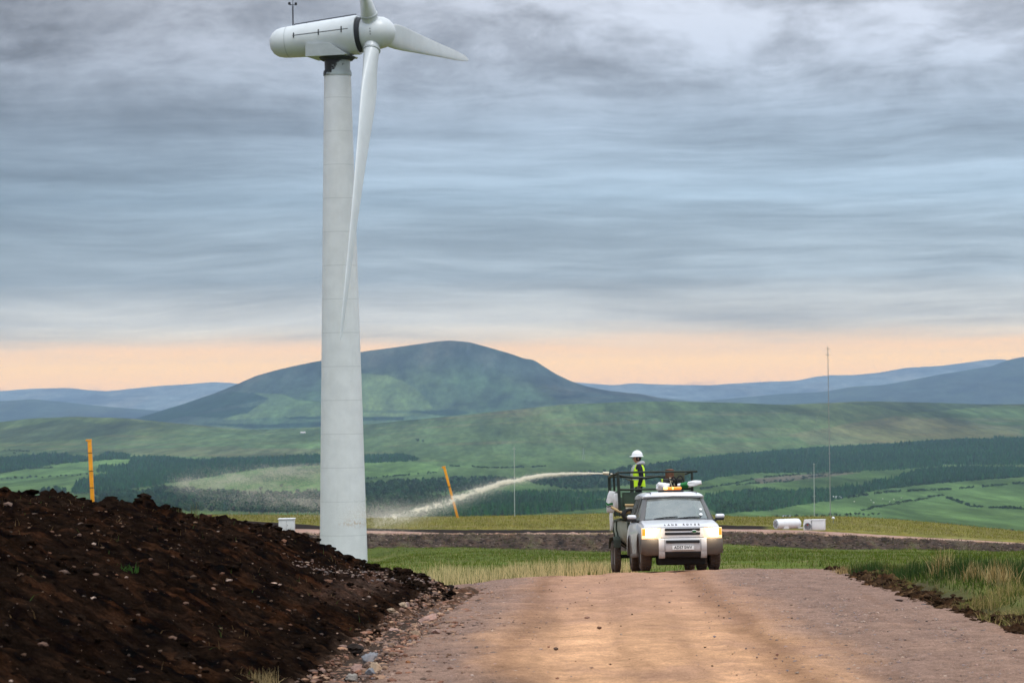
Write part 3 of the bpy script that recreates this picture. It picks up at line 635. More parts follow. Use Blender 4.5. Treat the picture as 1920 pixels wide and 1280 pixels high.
# ------------------------------------------------------------------ wind turbine
def turbine():
    Yt = 239.0
    base = at(644.6, 1062, Yt); zb = float(zground(base[0], Yt))-0.4
    T = empty('wind_turbine', (base[0], Yt, zb), 'tall white three bladed wind turbine standing behind the dark peat bank', 'wind turbine')
    def L(p): return Vector(p)-Vector((base[0], Yt, zb))
    ztop = at(632, 140, Yt)[2]-zb
    # tower paint with weld seams, faint streaks and dried slurry low down
    m = pmat('tower_paint', (0.70, 0.71, 0.715), 0.45, 0, 0.05, 0.8)
    nt = m.node_tree; g = NT(nt); b = nt.nodes['Principled BSDF']; src = b.inputs['Base Color'].links[0].from_socket
    tc = g.n('ShaderNodeTexCoord').outputs['Object']; sp = g.n('ShaderNodeSeparateXYZ', i_0=tc); z = sp.outputs[2]
    fr = g.math('FRACT', g.math('MULTIPLY', z, 1/2.82)); seam = g.math('LESS_THAN', fr, 0.026)
    mp = g.n('ShaderNodeMapping', i_0=tc); mp.inputs['Scale'].default_value = (1, 1, 0.06)
    stk = g.math('MULTIPLY', g.ramp(g.noise(mp.outputs[0], 2.2, 5, 0.6), 0.5, 0.8), 0.16)
    c = g.mix(stk, src, (0.42, 0.43, 0.40)); c = g.mix(g.math('MULTIPLY', seam, 0.32), c, (0.38, 0.40, 0.40))
    zs = at(645, 979, Yt)[2]-zb
    bandm = g.math('SUBTRACT', 1, g.math('MULTIPLY', g.math('ABSOLUTE', g.math('SUBTRACT', z, zs)), 2.0), clamp=True)
    sx = g.ramp(sp.outputs[0], -1.2, 1.2)
    spl = g.math('MULTIPLY', g.math('MULTIPLY', bandm, sx), g.ramp(g.noise(tc, 4.5, 4, 0.7), 0.5, 0.56))
    c = g.mix(g.math('MULTIPLY', spl, 0.8), c, (0.5, 0.38, 0.27)); g.put(b.inputs['Base Color'], c)
    zn = [-0.6, 6.0, 14, 22, 30, ztop]
    r0, r1 = 2.03, 1.13
    mb = MB(); mb.lathe([(zz, r0+(r1-r0)*max(0, zz)/ztop) for zz in zn], (0, 0, 0), (0, 0, 1), 72); mb.build('tower', m, T, 40)
    white = pmat('turbine_white', (0.60, 0.63, 0.63), 0.33, 0, 0.05, 0.6, spec=0.5)
    greyw = pmat('turbine_grey', (0.42, 0.45, 0.45), 0.4, 0, 0.08, 1.2)
    dark = pmat('dark_steel', (0.03, 0.032, 0.034), 0.6, 0.3)
    # neck with an oil stain
    oil = pmat('neck_paint', (0.40, 0.44, 0.44), 0.4, 0, 0.08, 2)
    nt = oil.node_tree; g = NT(nt); b = nt.nodes['Principled BSDF']; src = b.inputs['Base Color'].links[0].from_socket
    tc = g.n('ShaderNodeTexCoord').outputs['Object']; sp = g.n('ShaderNodeSeparateXYZ', i_0=tc)
    f = g.math('ADD', g.math('MULTIPLY', sp.outputs[0], -0.9), g.math('MULTIPLY', g.math('SUBTRACT', g.noise(tc, 3.0, 6, 0.7), 0.5), 3.2))
    f = g.math('ADD', f, g.math('MULTIPLY', g.math('SUBTRACT', sp.outputs[2], ztop+0.6), 0.9))
    g.put(b.inputs['Base Color'], g.mix(g.ramp(f, -0.1, 0.25), src, (0.012, 0.011, 0.01)))
    znk = at(632, 108, Yt)[2]-zb
    MB().lathe([(ztop-0.02, 1.06), (znk, 1.1)], (0, 0, 0), (0, 0, 1), 48).build('tower_neck', oil, T, 40)
    MB().lathe([(ztop-0.1, 1.14), (ztop-0.1, 1.2), (ztop+0.16, 1.2), (ztop+0.16, 1.17), (ztop+0.30, 1.17), (ztop+0.3, 1.1)], (0, 0, 0), (0, 0, 1), 48).build('tower_flange', oil, T, 40)
    # rotor frame
    ps, tau = R(15), R(3.0)
    a = Vector((math.cos(ps)*math.cos(tau), -math.sin(ps)*math.cos(tau), math.sin(tau))); h = Vector((math.sin(ps), math.cos(ps), 0)); v = a.cross(h); v = v if v.z > 0 else -v
    H = L(at(700, 63, 238.16))
    # nacelle: drum that widens to the rotor, domed rear
    prof = [(-9.15, 0.02), (-9.13, 0.3), (-9.02, 0.62), (-8.8, 0.93), (-8.45, 1.16), (-8.0, 1.28), (-7.5, 1.32), (-4, 1.52), (-1.35, 1.66), (-1.25, 1.62)]
    nac = MB().lathe(prof, H, a, 56).build('nacelle', white, T, 50)
    MB().lathe([(-1.28, 1.50), (-0.85, 1.42), (-0.85, 0.6)], H, a, 48).build('nacelle_ring', dark, T, 40)
    MB().lathe([(-7.52, 1.325), (-7.52, 1.335), (-7.46, 1.338), (-7.46, 1.328)], H, a, 56, False).build('seam', greyw, nac, 0)
    def surf(d, ang, extra=0.0):    # point on the drum: ang from 'down-facing camera side'
        rr = np.interp(d, [p[0] for p in prof], [p[1] for p in prof])+extra
        return H+a*d+(v*math.sin(ang)-h*math.cos(ang))*rr
    rail = MB(); rail.tube([surf(-6.9+k*0.55, R(88), 0.10) for k in range(11)], 0.035, 6)
    for k in range(0, 11, 2): rail.tube([surf(-6.9+k*.55, R(88), -0.02), surf(-6.9+k*.55, R(88), 0.10)], 0.03, 6)
    rail.build('roof_rail', dark, nac)
    MB().tube([surf(-6.7+k*0.5, R(14), 0.012) for k in range(11)], 0.025, 6).build('side_seam', dark, nac)
    lat = MB()
    for d in (-6.6, -4.35, -2.3):
        MB().tube([surf(d, R(5), 0.04), surf(d, R(23), 0.04)], 0.05, 6).build('door_latch', dark, nac)
    tk = MB(); p = surf(-7.1, R(96), -0.05); tk.tube([p, p+Vector((0, 0, 1.75))], 0.06, 8); q = p+Vector((0, 0, 1.75))
    tk.tube([q-Vector((.28, .1, -.1)), q+Vector((.28, .1, .1))], 0.035, 6); tk.tube([q, q+Vector((.02, 0, .7))], 0.025, 6)
    tk.lathe([(0, .02), (0.02, .11), (.2, .11), (.24, .03)], q-Vector((.28, .1, -.1)), (0, 0, 1), 10); tk.box(q+Vector((.25, .1, .2)), (.2, .06, .22))
    tk.build('wind_sensor_mast', dark, nac)
    # saddle between nacelle and tower
    sd_ = MB(); sx = Vector((math.cos(ps), -math.sin(ps), 0)); sy = Vector((math.sin(ps), math.cos(ps), 0))
    zs0 = znk; ct = Vector((0, 0, 0))
    prof2 = [(-2.25, zs0), (1.2, zs0), (1.3, zs0+0.1), (-0.1, zs0+1.0), (-2.25, zs0+1.06)]
    rs = [[sx*(px_)+sy*wy+Vector((0, 0, pz)) for px_, pz in prof2] for wy in (-1.68, -1.64, 1.64, 1.68)]
    sd_.rings(rs); sd_.build('saddle', greyw, T, 30)
    MB().lathe([(zs0-0.28, 1.12), (zs0-0.28, 1.3), (zs0-0.02, 1.55), (zs0-0.004, 1.0)], (0, 0, 0), (0, 0, 1), 40).build('yaw_ring', dark, T, 30)
    # hub and blades
    hub = MB().lathe([(-0.85, 1.32), (-0.4, 1.36), (0.55, 1.36), (1.0, 1.28), (1.4, 1.05), (1.7, 0.72), (1.88, 0.32), (1.93, 0.02)], H, a, 48).build('spinner', white, T, 50)
    bd = MB()
    for k in range(5):
        MB().lathe([(0, .05), (.03, .05)], H+a*0.15-h*1.355+v*(-0.5+0.25*k)*0.9+h*(0.12*(abs(k-2)/2)**2), -h, 8).build('bolt', dark, hub)
    th0 = R(92); Lb = 29.4
    for kb, th in enumerate((th0, th0+2*math.pi/3, th0-2*math.pi/3)):
        d = (h*math.sin(th)-v*math.cos(th)).normalized(); tg = a.cross(d).normalized()
        rs = []
        for r_ in (0.9, 1.2, 1.75, 2.3, 3.0, 4.0, 5.2, 6.6, 8.5, 10.5, 13, 16, 19, 22, 24.5, 26.5, 28, 28.9, 29.3, 29.45):
            ch = np.interp(r_, [0.9, 1.75, 3.0, 5.5, 8, 13, 19, 24.5, 27, 28.5, 29.2, 29.45], [1.3, 1.38, 1.55, 2.15, 2.1, 1.72, 1.3, .95, .74, .52, .3, .06])
            tk_ = np.interp(r_, [0.9, 1.75, 3, 5.5, 9, 16, 24, 29.45], [1.3, 1.38, 1.2, .72, .48, .28, .16, .02])
            tw = np.interp(r_, [0.9, 3, 6, 10, 18, 29.5], [0, R(20), R(17), R(11), R(4), R(0)])
            rd = np.interp(r_, [0.9, 1.75, 5.0], [1, 1, 0])          # round root -> aerofoil
            c0 = d*r_
            e1 = tg*math.cos(tw)+a*math.sin(tw); e2 = a*math.cos(tw)-tg*math.sin(tw)
            ring = []
            for q in range(28):
                an = 2*math.pi*q/28; cx = math.cos(an); sy_ = math.sin(an)
                xx = cx*0.5*ch+(1-rd)*0.12*ch
                yy = sy_*0.5*tk_*(1 if rd > .99 else rd+(1-rd)*(0.62+0.38*(-cx))*(1.0 if sy_ > 0 else 0.75))
                ring.append(H+c0+e1*xx+e2*yy)
            rs.append(ring)
        bl = MB().rings(rs).build('blade', white, T, 60)
        MB().lathe([(1.62, .70), (1.62, .755), (1.78, .755), (1.78, .70)], H, d, 32).build('root_collar', greyw, bl, 30)
turbine()

# ------------------------------------------------------------------ off-roader, trailer and worker
YAW = 0.036
def frame(x, Y, y_a, y_b):
    """vehicle frame (x right in the photo, y towards its tail, z up) standing on the road at axles y_a, y_b"""
    za = float(zroad(x, Y+y_a)); zb = float(zroad(x, Y+y_b)); sl = (zb-za)/(y_b-y_a)
    return Matrix.Translation((x, Y, za-sl*y_a+0.01)) @ Matrix.Rotation(YAW, 4, 'Z') @ Matrix.Rotation(math.atan(sl), 4, 'X')
MUD = (0.17, 0.115, 0.075)
M_paint = pmat('silver_paint', (0.72, 0.72, 0.735), 0.30, 0.1, 0.04, 3, dirt=(MUD, 0.5, 1.22, 1.1), spec=0.5, coat=0.5)
M_silver = pmat('bumper_paint', (0.76, 0.76, 0.77), 0.35, 0.1, 0.04, 3, dirt=(MUD, 0.2, 0.85, 0.8), coat=0.3)
M_clad = pmat('dark_cladding', (0.055, 0.055, 0.055), 0.6, 0, 0.1, 5, dirt=((0.15, 0.11, 0.08), 0.25, 1.0, 0.9))
M_black = pmat('black_plastic', (0.012, 0.012, 0.013), 0.5, 0, 0.1, 5)
M_pillar = pmat('pillar_trim', (0.10, 0.10, 0.10), 0.35, 0, 0.06, 5, dirt=((0.2, 0.17, 0.14), 0.9, 2.2, 0.35))
M_tyre = pmat('muddy_tyre', (0.025, 0.023, 0.022), 0.9, 0, 0.2, 12, 0.01, 40, dirt=((0.13, 0.085, 0.055), -1, 3, 0.9))
M_rim = pmat('wheel_rim', (0.4, 0.38, 0.36), 0.45, 0.5, 0.1, 6, dirt=(MUD, -1, 2, 0.7))
M_under = pmat('underbody', (0.012, 0.010, 0.009), 0.9, 0, 0.2, 5)
M_inner = pmat('cabin_trim', (0.05, 0.05, 0.05), 0.8, 0, 0.1, 5)
M_seat = pmat('seat_cloth', (0.09, 0.085, 0.08), 0.9, 0, 0.1, 5)
M_lampon = pmat('lit_headlamp', (0.9, 0.9, 0.85), 0.3, 0, 0, 1, emit=((1.0, 0.80, 0.52), 14.0))
M_lampin = pmat('headlamp_reflector', (0.55, 0.42, 0.30), 0.25, 0.3, 0.05, 8, emit=((1.0, 0.62, 0.30), 1.0))
M_amber = pmat('amber_lens', (0.75, 0.25, 0.03), 0.25, 0, 0.05, 8, emit=((1.0, 0.32, 0.04), 0.35))
M_beacon = pmat('amber_beacon', (0.9, 0.3, 0.03), 0.25, 0, 0.05, 8, emit=((1.0, 0.22, 0.02), 0.45))
M_beacon_lit = pmat('beacon_flash', (1.0, 0.7, 0.2), 0.25, 0, 0.02, 8, emit=((1.0, 0.50, 0.10), 3.0))
M_plate = pmat('plate_white', (0.78, 0.77, 0.74), 0.4, 0, 0.04, 10)
M_ink = pmat('black_ink', (0.01, 0.01, 0.01), 0.5, 0, 0.02, 10)
M_badge = pmat('green_badge', (0.02, 0.12, 0.04), 0.3, 0, 0.05, 10)
M_sticker = pmat('paper_disc', (0.75, 0.75, 0.72), 0.6, 0, 0.04, 10)
def glass_mat(name, tint, refl):
    m = bpy.data.materials.new(name); m.use_nodes = True; nt = m.node_tree; nt.nodes.clear(); g = NT(nt)
    tr = g.n('ShaderNodeBsdfTransparent', i_Color=(*tint, 1)); gl = g.n('ShaderNodeBsdfGlossy', i_Color=(0.78, 0.84, 0.80, 1)); gl.inputs['Roughness'].default_value = 0.06
    df = g.n('ShaderNodeBsdfDiffuse', i_Color=(0.42, 0.43, 0.39, 1))
    tc = g.n('ShaderNodeTexCoord').outputs['Object']
    m1 = g.n('ShaderNodeMixShader'); g.put(m1.inputs[0], refl); nt.links.new(tr.outputs[0], m1.inputs[1]); nt.links.new(gl.outputs[0], m1.inputs[2])
    m2 = g.n('ShaderNodeMixShader'); g.put(m2.inputs[0], g.math('MULTIPLY', g.ramp(g.noise(tc, 3, 5, 0.65), 0.25, 0.8), 0.4)); nt.links.new(m1.outputs[0], m2.inputs[1]); nt.links.new(df.outputs[0], m2.inputs[2])
    out = g.n('ShaderNodeOutputMaterial'); nt.links.new(m2.outputs[0], out.inputs['Surface']); return m
M_wind = glass_mat('dusty_windscreen', (0.40, 0.46, 0.44), 0.36)
M_side = glass_mat('side_glass', (0.12, 0.13, 0.13), 0.25)

def plan(xn, k=0.16): return k*abs(xn)**3.2            # how far the nose curves back towards its corners
def wheel(parent, name, x, y, r, w, side):
    t = MB(); t.lathe([(-w/2, r*0.66), (-w/2, r*0.86), (-w/2+.025, r*0.97), (-w/2+.05, r), (w/2-.05, r), (w/2-.025, r*0.97), (w/2, r*0.86), (w/2, r*0.66)], (x, y, r), (1, 0, 0), 36, False)
    for k in range(30):                                  # tread blocks
        an = 2*math.pi*k/30
        for q in (-1, 1):
            c_ = Vector((x+q*w*0.22, y+math.cos(an+q*.05)*(r-.002), r+math.sin(an+q*.05)*(r-.002)))
            t.box(c_, (w*0.36, r*0.12, 0.03), Matrix.Rotation(an-math.pi/2, 3, 'X'))
    wh = t.build(name, M_tyre, parent, 40)
    rm = MB(); s = side
    rm.lathe([(s*w*0.32, r*0.67), (s*w*0.42, r*0.64), (s*w*0.30, r*0.55), (s*w*0.26, r*0.2), (s*w*0.36, r*0.16), (s*w*0.36, 0.01)], (x, y, r), (1, 0, 0), 30)
    rm.lathe([(-s*w*0.3, r*0.66), (-s*w*0.2, 0.01)], (x, y, r), (1, 0, 0), 24)
    rm.build('rim', M_rim, wh, 40)
    return wh

def car():
    M = frame(3.946, 66.9, 0.86, 3.745)
    T = empty('four_wheel_drive_car', M, 'muddy silver four wheel drive estate car with headlights on at the road crest', 'car')
    XN = [-1, -.985, -.95, -.9, -.8, -.65, -.48, -.3, -.1, .1, .3, .48, .65, .8, .9, .95, .985, 1]
    HW = 0.955
    def arch(cy, a0=180, a1=0, n=12): return [(cy-0.47*math.cos(R(180-a)) if False else cy+0.47*math.cos(R(a)), 0.40+0.47*math.sin(R(a))) for a in np.linspace(a0, a1, n)]
    top = [(0.07, .74), (0.035, .82), (0.03, .93), (0.04, 1.0), (0.075, 1.035), (0.14, 1.065), (0.3, 1.10), (0.6, 1.135), (1.0, 1.185), (1.32, 1.215), (1.55, 1.21), (2.2, 1.21), (3.2, 1.215), (4.5, 1.22), (4.76, 1.14), (4.82, .85), (4.80, .55), (4.72, .46)]
    bot = [(4.35, .42)]+[(3.745+.47*math.cos(R(a)), .39+.47*math.sin(R(a))) for a in np.linspace(5, 175, 13)]+[(3.1, .36), (1.5, .36)]+[(.86+.47*math.cos(R(a)), .39+.47*math.sin(R(a))) for a in np.linspace(5, 150, 12)]+[(.30, .66), (.12, .68)]
    P = top+bot; rs = []
    for xn in XN:
        ring = []
        for (y, z) in P:
            yy = y+plan(xn)*max(0, 1-y/1.1); zz = z; hw = HW
            if z > .98: zz = z-0.025*xn*xn-0.13*max(0, (abs(xn)-.93)/.07)**1.6*(1 if y < 1.4 else .5)
            if z > .7: hw = HW-0.035*(z-.7)/.5
            arc = math.exp(-((y-.86)/.55)**4)+math.exp(-((y-3.745)/.55)**4)
            x = xn*(hw+0.018*arc*(1 if .3 < z < .95 else 0))
            ring.append((x, yy, zz))
        rs.append(ring)
    body = MB().rings(rs).build('body', M_paint, T, 32)
    # dark bumper cladding with rounded corners, wheel-arch lips
    bp = MB(); rs = []
    BX = [-1, -.985, -.95, -.88, -.78, -.68, -.585]
    for sgn in (1, -1):
        rs = []
        for xn in BX:
            pl = plan(xn, 0.2)
            k = max(0, (abs(xn)-.9)/.1)
            rs.append([(sgn*xn*0.965, y+pl, z) for y, z in [(-.005, .735), (-.045, .70), (-.06, .60), (-.05, .46), (0.02, .36+.06*k), (.22, .34+.08*k), (.27, .45), (.30, .70)]])
        bp = MB(); bp.rings(rs); bp.build('bumper_corner', M_clad, T, 40)
    for sgn in (1, -1): pass
    ar = MB()
    lower = MB(); rs = []
    for xn in (-.585, -.4, 0, .4, .585): rs.append([(xn*.965, y+plan(xn, .2), z) for y, z in [(-.02, .43), (-.03, .40), (0.05, .30), (.25, .29), (.28, .44)]])
    lower.rings(rs); lower.build('lower_grille', M_black, T, 40)
    # painted centre of the bumper with its two legs
    pn = MB(); X2 = [-.585, -.57, -.45, -.2, 0, .2, .45, .57, .585]
    pn.rings([[(xn*.965, y+plan(xn, .2), z) for y, z in [(-.02, .745), (-.06, .73), (-.075, .62), (-.07, .47), (-.05, .43), (.05, .43), (.05, .745)]] for xn in X2])
    pnl = pn.build('bumper_panel', M_silver, T, 40)
    for sgn in (-1, 1):
        MB().rings([[(sgn*xn*.965, y+plan(xn, .2), z) for y, z in [(-.065, .428), (-.06, .33), (-.02, .275), (.06, .275), (.06, .428)]] for xn in (.44, .455, .57, .585)]).build('bumper_leg', M_silver, T, 40)
    sl = MB(); sl.box((0, -.078, .662), (.80, .05, .07), None, .012); sl.build('intake_slot', M_black, pnl)
    for sgn in (-1, 1): MB().box((sgn*.425, -.067, .585), (.006, .02, .27)).build('panel_gap', M_black, pnl, 0)
    # grille
    gr = MB(); gr.rings([[(xn*.50, y+plan(xn*.5, .16)*.9, z) for y, z in [(.05, .755), (.005, .765), (-.01, .80), (-.015, .90), (-.005, .985), (.05, .995)]] for xn in (-1, -.98, -.5, 0, .5, .98, 1)])
    gf = gr.build('grille', M_silver, T, 40)
    for z, hgt in ((.945, .062), (.848, .062)):
        b = MB(); b.box((0, -.012, z), (.83, .03, hgt), None, .01); bo = b.build('grille_slot', M_black, gf)
        MB().box((0, -.030, z), (.80, .012, .008)).build('grille_bar', M_silver, bo, 0) if False else None
    bd = MB(); bd.rings([[(.275+.062*math.cos(a)*k, yy, .895+.036*math.sin(a)*k) for a in np.linspace(0, 2*math.pi, 24, endpoint=False)] for yy, k in ((-.01, 1), (-.03, 1), (-.034, .85))]); bdo = bd.build('badge', M_silver, gf)
    bd = MB(); bd.rings([[(.275+.052*math.cos(a)*k, yy, .895+.029*math.sin(a)*k) for a in np.linspace(0, 2*math.pi, 24, endpoint=False)] for yy, k in ((-.02, 1), (-.037, 1), (-.039, .8))]); bd.build('badge_field', M_badge, bdo)
    # headlights
    for sgn in (-1, 1):
        def hx(xn, y, z): return (sgn*xn, y+plan(xn/HW)*.92, z)
        def lampshape(x0, x1, z0, z1, y, n=6):
            return [[hx(x0+(x1-x0)*i/n, yy, zz) for yy, zz in ((.06, z0), (y, z0+.012), (y-.012, z0+.03), (y-.012, z1-.03), (y, z1-.012), (.06, z1))] for i in range(n+1)]
        hl = MB().rings(lampshape(.515, .945, .735, .992, .02)).build('headlight', M_lampin, T, 40)
        MB().rings(lampshape(.865, .938, .80, .985, .008)).build('indicator', M_amber, hl, 40)
        MB().rings(lampshape(.60, .845, .765, .978, .002)).build('lamp_lens', M_lampon, hl, 40)
        MB().lathe([(-.05, .085), (.0, .09), (.014, .08), (.02, .05), (.022, .004)], hx(.575, .002, .83), (0, -1, 0), 24).build('driving_lamp', M_lampin, hl, 40)
        bl = bpy.data.lights.new('headlamp_halo_lamp', 'POINT'); bl.energy = 4.5; bl.color = (1, .74, .42); bl.shadow_soft_size = .09; bo = bpy.data.objects.new('headlamp_halo_lamp', bl); C.objects.link(bo); bo.parent = hl; bo.location = hx(.72, -.14, .87)  # lamp added outside the lens to cast a warm halo on the bumper
    # number plate
    MB().box((0.0, -.088, .522), (.53, .012, .118), None, .004).build('number_plate', M_plate, T)
    plate = bpy.data.objects[[o.name for o in T.children if o.name.startswith('number_plate')][0]]
    text_mesh('plate_characters', 'AD57 SWV', .098, M_ink, plate, Matrix.Translation((0, -.0955, .522)) @ Matrix.Rotation(R(90), 4, 'X') @ Matrix.Diagonal((0.86, 1.0, 1, 1)), .001, 1.04, .0025)
    bdm = MB()
    for c_, d_ in (((0, -.095, .577), (.52, .003, .004)), ((0, -.095, .467), (.52, .003, .004)), ((-.258, -.095, .522), (.004, .003, .106)), ((.258, -.095, .522), (.004, .003, .106))): bdm.box(c_, d_)
    bdm.build('plate_border', M_ink, plate, 0)
    # bonnet lettering
    let = 'LAND ROVER'; xs = np.linspace(-.40, .40, 10)
    tx = MB()
    lt = []
    for ch, xx in zip(let, xs):
        if ch == ' ': continue
        lt.append(text_mesh('bonnet_letter', ch, .075, M_ink if False else M_pillar, T, Matrix.Translation((xx+.0, .112+plan(xx/HW)*.9, 1.062)) @ Matrix.Rotation(R(32), 4, 'X') @ Matrix.Rotation(0, 4, 'X') @ Matrix.Diagonal((1.0, 1.15, 1, 1)), .004, 1, .002))
    # greenhouse: pillars, glass, roof
    zb, zt = 1.205, 1.765; wy0, wy1 = 1.30, 2.05; wb, wt = .80, .655
    def wscr(xn, f, off=0.0):
        y = wy0+(wy1-wy0)*f+0.16*abs(xn)**2.2*(1-.4*f); z = zb+(zt-zb)*f-0.015*xn*xn; x = xn*(wb+(wt-wb)*f)
        return Vector((x, y+off*.55, z-off*.8 if off else z))
    g1 = MB(); nx, nf = 13, 7
    rs = [[wscr(-1+2*i/(nx-1), .045+.93*j/(nf-1)) for i in range(nx)] for j in range(nf)]
    g1.rings(rs, False, False); ws = g1.build('windscreen', M_wind, T, 60)
    st = MB()
    for k, (dx, dz) in enumerate(((.60, .12), (.615, .245))):
        f = dz/(zt-zb); p = wscr(dx/(wb+(wt-wb)*f), f); st = MB(); st.lathe([(0, .004), (0, .042-.006*k), (.004, .042-.006*k), (.004, .004)], p+Vector((0, -.01, .012)), (0, -.55, .6), 18); st.build('paper_disc', M_sticker, ws)
    # surround of the windscreen
    for sgn in (-1, 1):
        ap = MB(); rs = []
        for f in np.linspace(-.03, 1.0, 7):
            a_ = wscr(sgn*.97, f); c_ = Vector((sgn*(wb+.105+(wt-wb-.03)*f), a_.y+.13, a_.z-.01))
            rs.append([a_+Vector((0, -.012, .012)), (a_+c_)/2+Vector((sgn*.012, -.035, .02)), c_, c_+Vector((-sgn*.05, .06, -.01)), a_+Vector((0, .06, -.01))])
        ap.rings(rs); ap.build('windscreen_pillar', M_pillar, T, 40)
        sw = MB(); pts = []
        for (y, z, xx) in ((1.52, 1.205, .905), (2.32, 1.745, .735), (4.62, 1.79, .735), (4.72, 1.22, .905)): pts.append((y, z, xx))
        sw.rings([[(sgn*(xx-t_), y, z) for y, z, xx in pts] for t_ in (0, .012)]); so = sw.build('side_window', M_side, T, 0)
        for yy0, yy1 in ((2.62, 2.85), (3.72, 3.86)):
            dp = MB(); dp.rings([[(sgn*(xx+o_), y, z) for y, z, xx in ((yy0, 1.205, .905), (yy0+.05, 1.78, .735), (yy0+.05+.09, 1.78, .735), (yy0+.1, 1.205, .905))] for o_ in (-.02, .006)]); dp.build('door_pillar', M_pillar, T, 0)
    hdr = MB(); hdr.rings([[wscr(xn, .965)+Vector((0, -.005, .008)), wscr(xn, 1.02)+Vector((0, 0, .008)), wscr(xn, 1.02)+Vector((0, .08, -.02)), wscr(xn, .965)+Vector((0, .06, -.03))] for xn in np.linspace(-1, 1, 9)]); hdr.build('windscreen_header', M_pillar, T, 40)
    rf = MB(); rs = []
    RX = [-1, -.98, -.93, -.84, -.6, -.3, 0, .3, .6, .84, .93, .98, 1]
    for xn in RX:
        k = max(0, (abs(xn)-.8)/.2)**2; ring = []
        for y, z in [(2.03, 1.765), (1.99, 1.80), (2.02, 1.845), (2.12, 1.88), (2.45, 1.90), (3.0, 1.91), (3.3, 1.94), (4.5, 1.95), (4.70, 1.92), (4.74, 1.79), (4.6, 1.77), (2.2, 1.765)]:
            ring.append((xn*.735, y+.10*abs(xn)**2.5*max(0, 1-(y-1.99)/1.2), z-.07*k*(1 if z > 1.83 else 0)-.02*xn*xn))
        rs.append(ring)
    roof = rf.rings(rs).build('roof', M_paint, T, 40)
    for sgn in (-1, 1): 
        MB().tube([(sgn*.56, 2.02+.05, 1.865), (sgn*.56, 2.2, 1.89), (sgn*.56, 3.0, 1.912), (sgn*.56, 4.6, 1.952)], .012, 6).build('roof_gutter', M_pillar, roof)
    MB().rings([[(x*(.87 if z < 1.5 else .69), y, z) for y, z in ((4.60, 1.16), (4.74, 1.2), (4.70, 1.81), (4.60, 1.79))] for x in (-1, -.5, .5, 1)]).build('tailgate', M_paint, T, 30)
    # cabin
    db = MB(); db.box((0, 1.62, 1.10), (1.5, .5, .14), None, .04); dbo = db.build('dashboard', M_inner, T)
    sw = MB(); pts = [(.37+.18*math.cos(a), 1.95-.05*math.sin(a), 1.2+.17*math.sin(a)) for a in np.linspace(0, 2*math.pi, 25)]
    # driver sits on the car's right, which is the photo's left
    sw.tube([(-x+0, y, z) for x, y, z in pts], .018, 8, False); sw.build('steering_wheel', M_black, T)
    for sx in (-.38, .38):
        s = MB(); s.box((sx, 2.55, 1.02), (.5, .5, .2), None, .06); s.box((sx, 2.78, 1.28), (.46, .16, .52), Matrix.Rotation(R(-12), 3, 'X'), .06); s.build('seat', M_seat, T)
        hr = MB(); hr.box((sx, 2.86, 1.58), (.26, .12, .16), None, .05); hr.build('headrest', M_seat, T)
    rs_ = MB(); rs_.box((0, 3.7, 1.25), (1.3, .16, .5), None, .06); rs_.build('rear_seat', M_seat, T)
    mr = MB(); mr.box((0, 2.0, 1.66), (.22, .04, .07), None, .02); mr.build('rear_mirror', M_black, ws)
    fl = MB(); fl.box((0, 2.6, .85), (1.6, 3.6, .06)); fl.build('cabin_floor', M_inner, T, 0)
    # wipers
    for x0, x1 in ((-.55, .02), (.02, .60)):
        w = MB(); a_ = wscr(x0/wb, .05)+Vector((0, -.02, .0)); b_ = wscr(x1/wb, .10)+Vector((0, -.025, .012)); w.tube([a_, (a_+b_)/2+Vector((0, -.012, .012)), b_], .013, 6); w.tube([wscr(x0*.4/wb, 0)+Vector((0, -.03, 0)), (a_+b_)/2+Vector((0, -.015, .012))], .011, 6); w.build('wiper', M_black, T)
    cw = MB(); cw.rings([[(xn*.8, y+.16*abs(xn)**2.2, z) for y, z in ((1.24, 1.205), (1.30, 1.225), (1.36, 1.205), (1.3, 1.17))] for xn in np.linspace(-1, 1, 9)]); cw.build('scuttle', M_black, T, 40)
    # mirrors
    for sgn in (-1, 1):
        m = MB(); m.box((sgn*1.065, 1.60, 1.285), (.225, .12, .10), None, .045); mo = m.build('door_mirror', M_paint, T)
        m = MB(); m.box((sgn*1.06, 1.61, 1.215), (.215, .11, .07), None, .03); m.tube([(sgn*.88, 1.62, 1.17), (sgn*.98, 1.61, 1.19)], .035, 8); m.build('mirror_base', M_black, mo)
    # bonnet shut line, side rubbing strips and wheel-arch lips
    sh = MB(); sh.tube([(xn*.93, .042+plan(xn)*.97, 1.003-.02*xn*xn) for xn in np.linspace(-.99, .99, 15)], .006, 5); sh.build('bonnet_gap', M_black, body)
    for sgn in (-1, 1):
        sl_ = MB(); sl_.box((sgn*.93, 2.3, .37), (.12, 2.0, .1), None, .03); sl_.build('sill', M_clad, T)
        for cy in (.86, 3.745):
            al = MB(); al.tube([(sgn*.965, cy+.475*math.cos(R(a)), .39+.475*math.sin(R(a))) for a in np.linspace(0, 180, 15)], .026, 6); al.build('wheel_arch', M_clad, T)
    # underside and wheels
    ub = MB(); ub.box((0, 2.4, .52), (1.25, 4.1, .26), None, .05); ub.box((0, .42, .45), (1.2, .4, .26), None, .05); ub.box((0, .86, .36), (.5, .3, .16), None, .05); ub.build('underbody', M_under, T); sk = MB(); sk.box((0, .62, .25), (1.12, .75, .26), None, .06); sk.build('skid_plate_and_shade', M_under, T)  # last black box is skid plate and axle shade built as one
    MB().tube([(-.75, 3.745, .42), (.75, 3.745, .42)], .07, 8).build('axle', M_under, T); ax = MB(); ax.tube([(-.75, .86, .42), (.75, .86, .42)], .06, 8); ax.build('axle', M_under, T)
    for sgn in (-1, 1):
        for cy in (.86, 3.745): wheel(T, 'wheel', sgn*.815, cy, .385, .265, sgn)
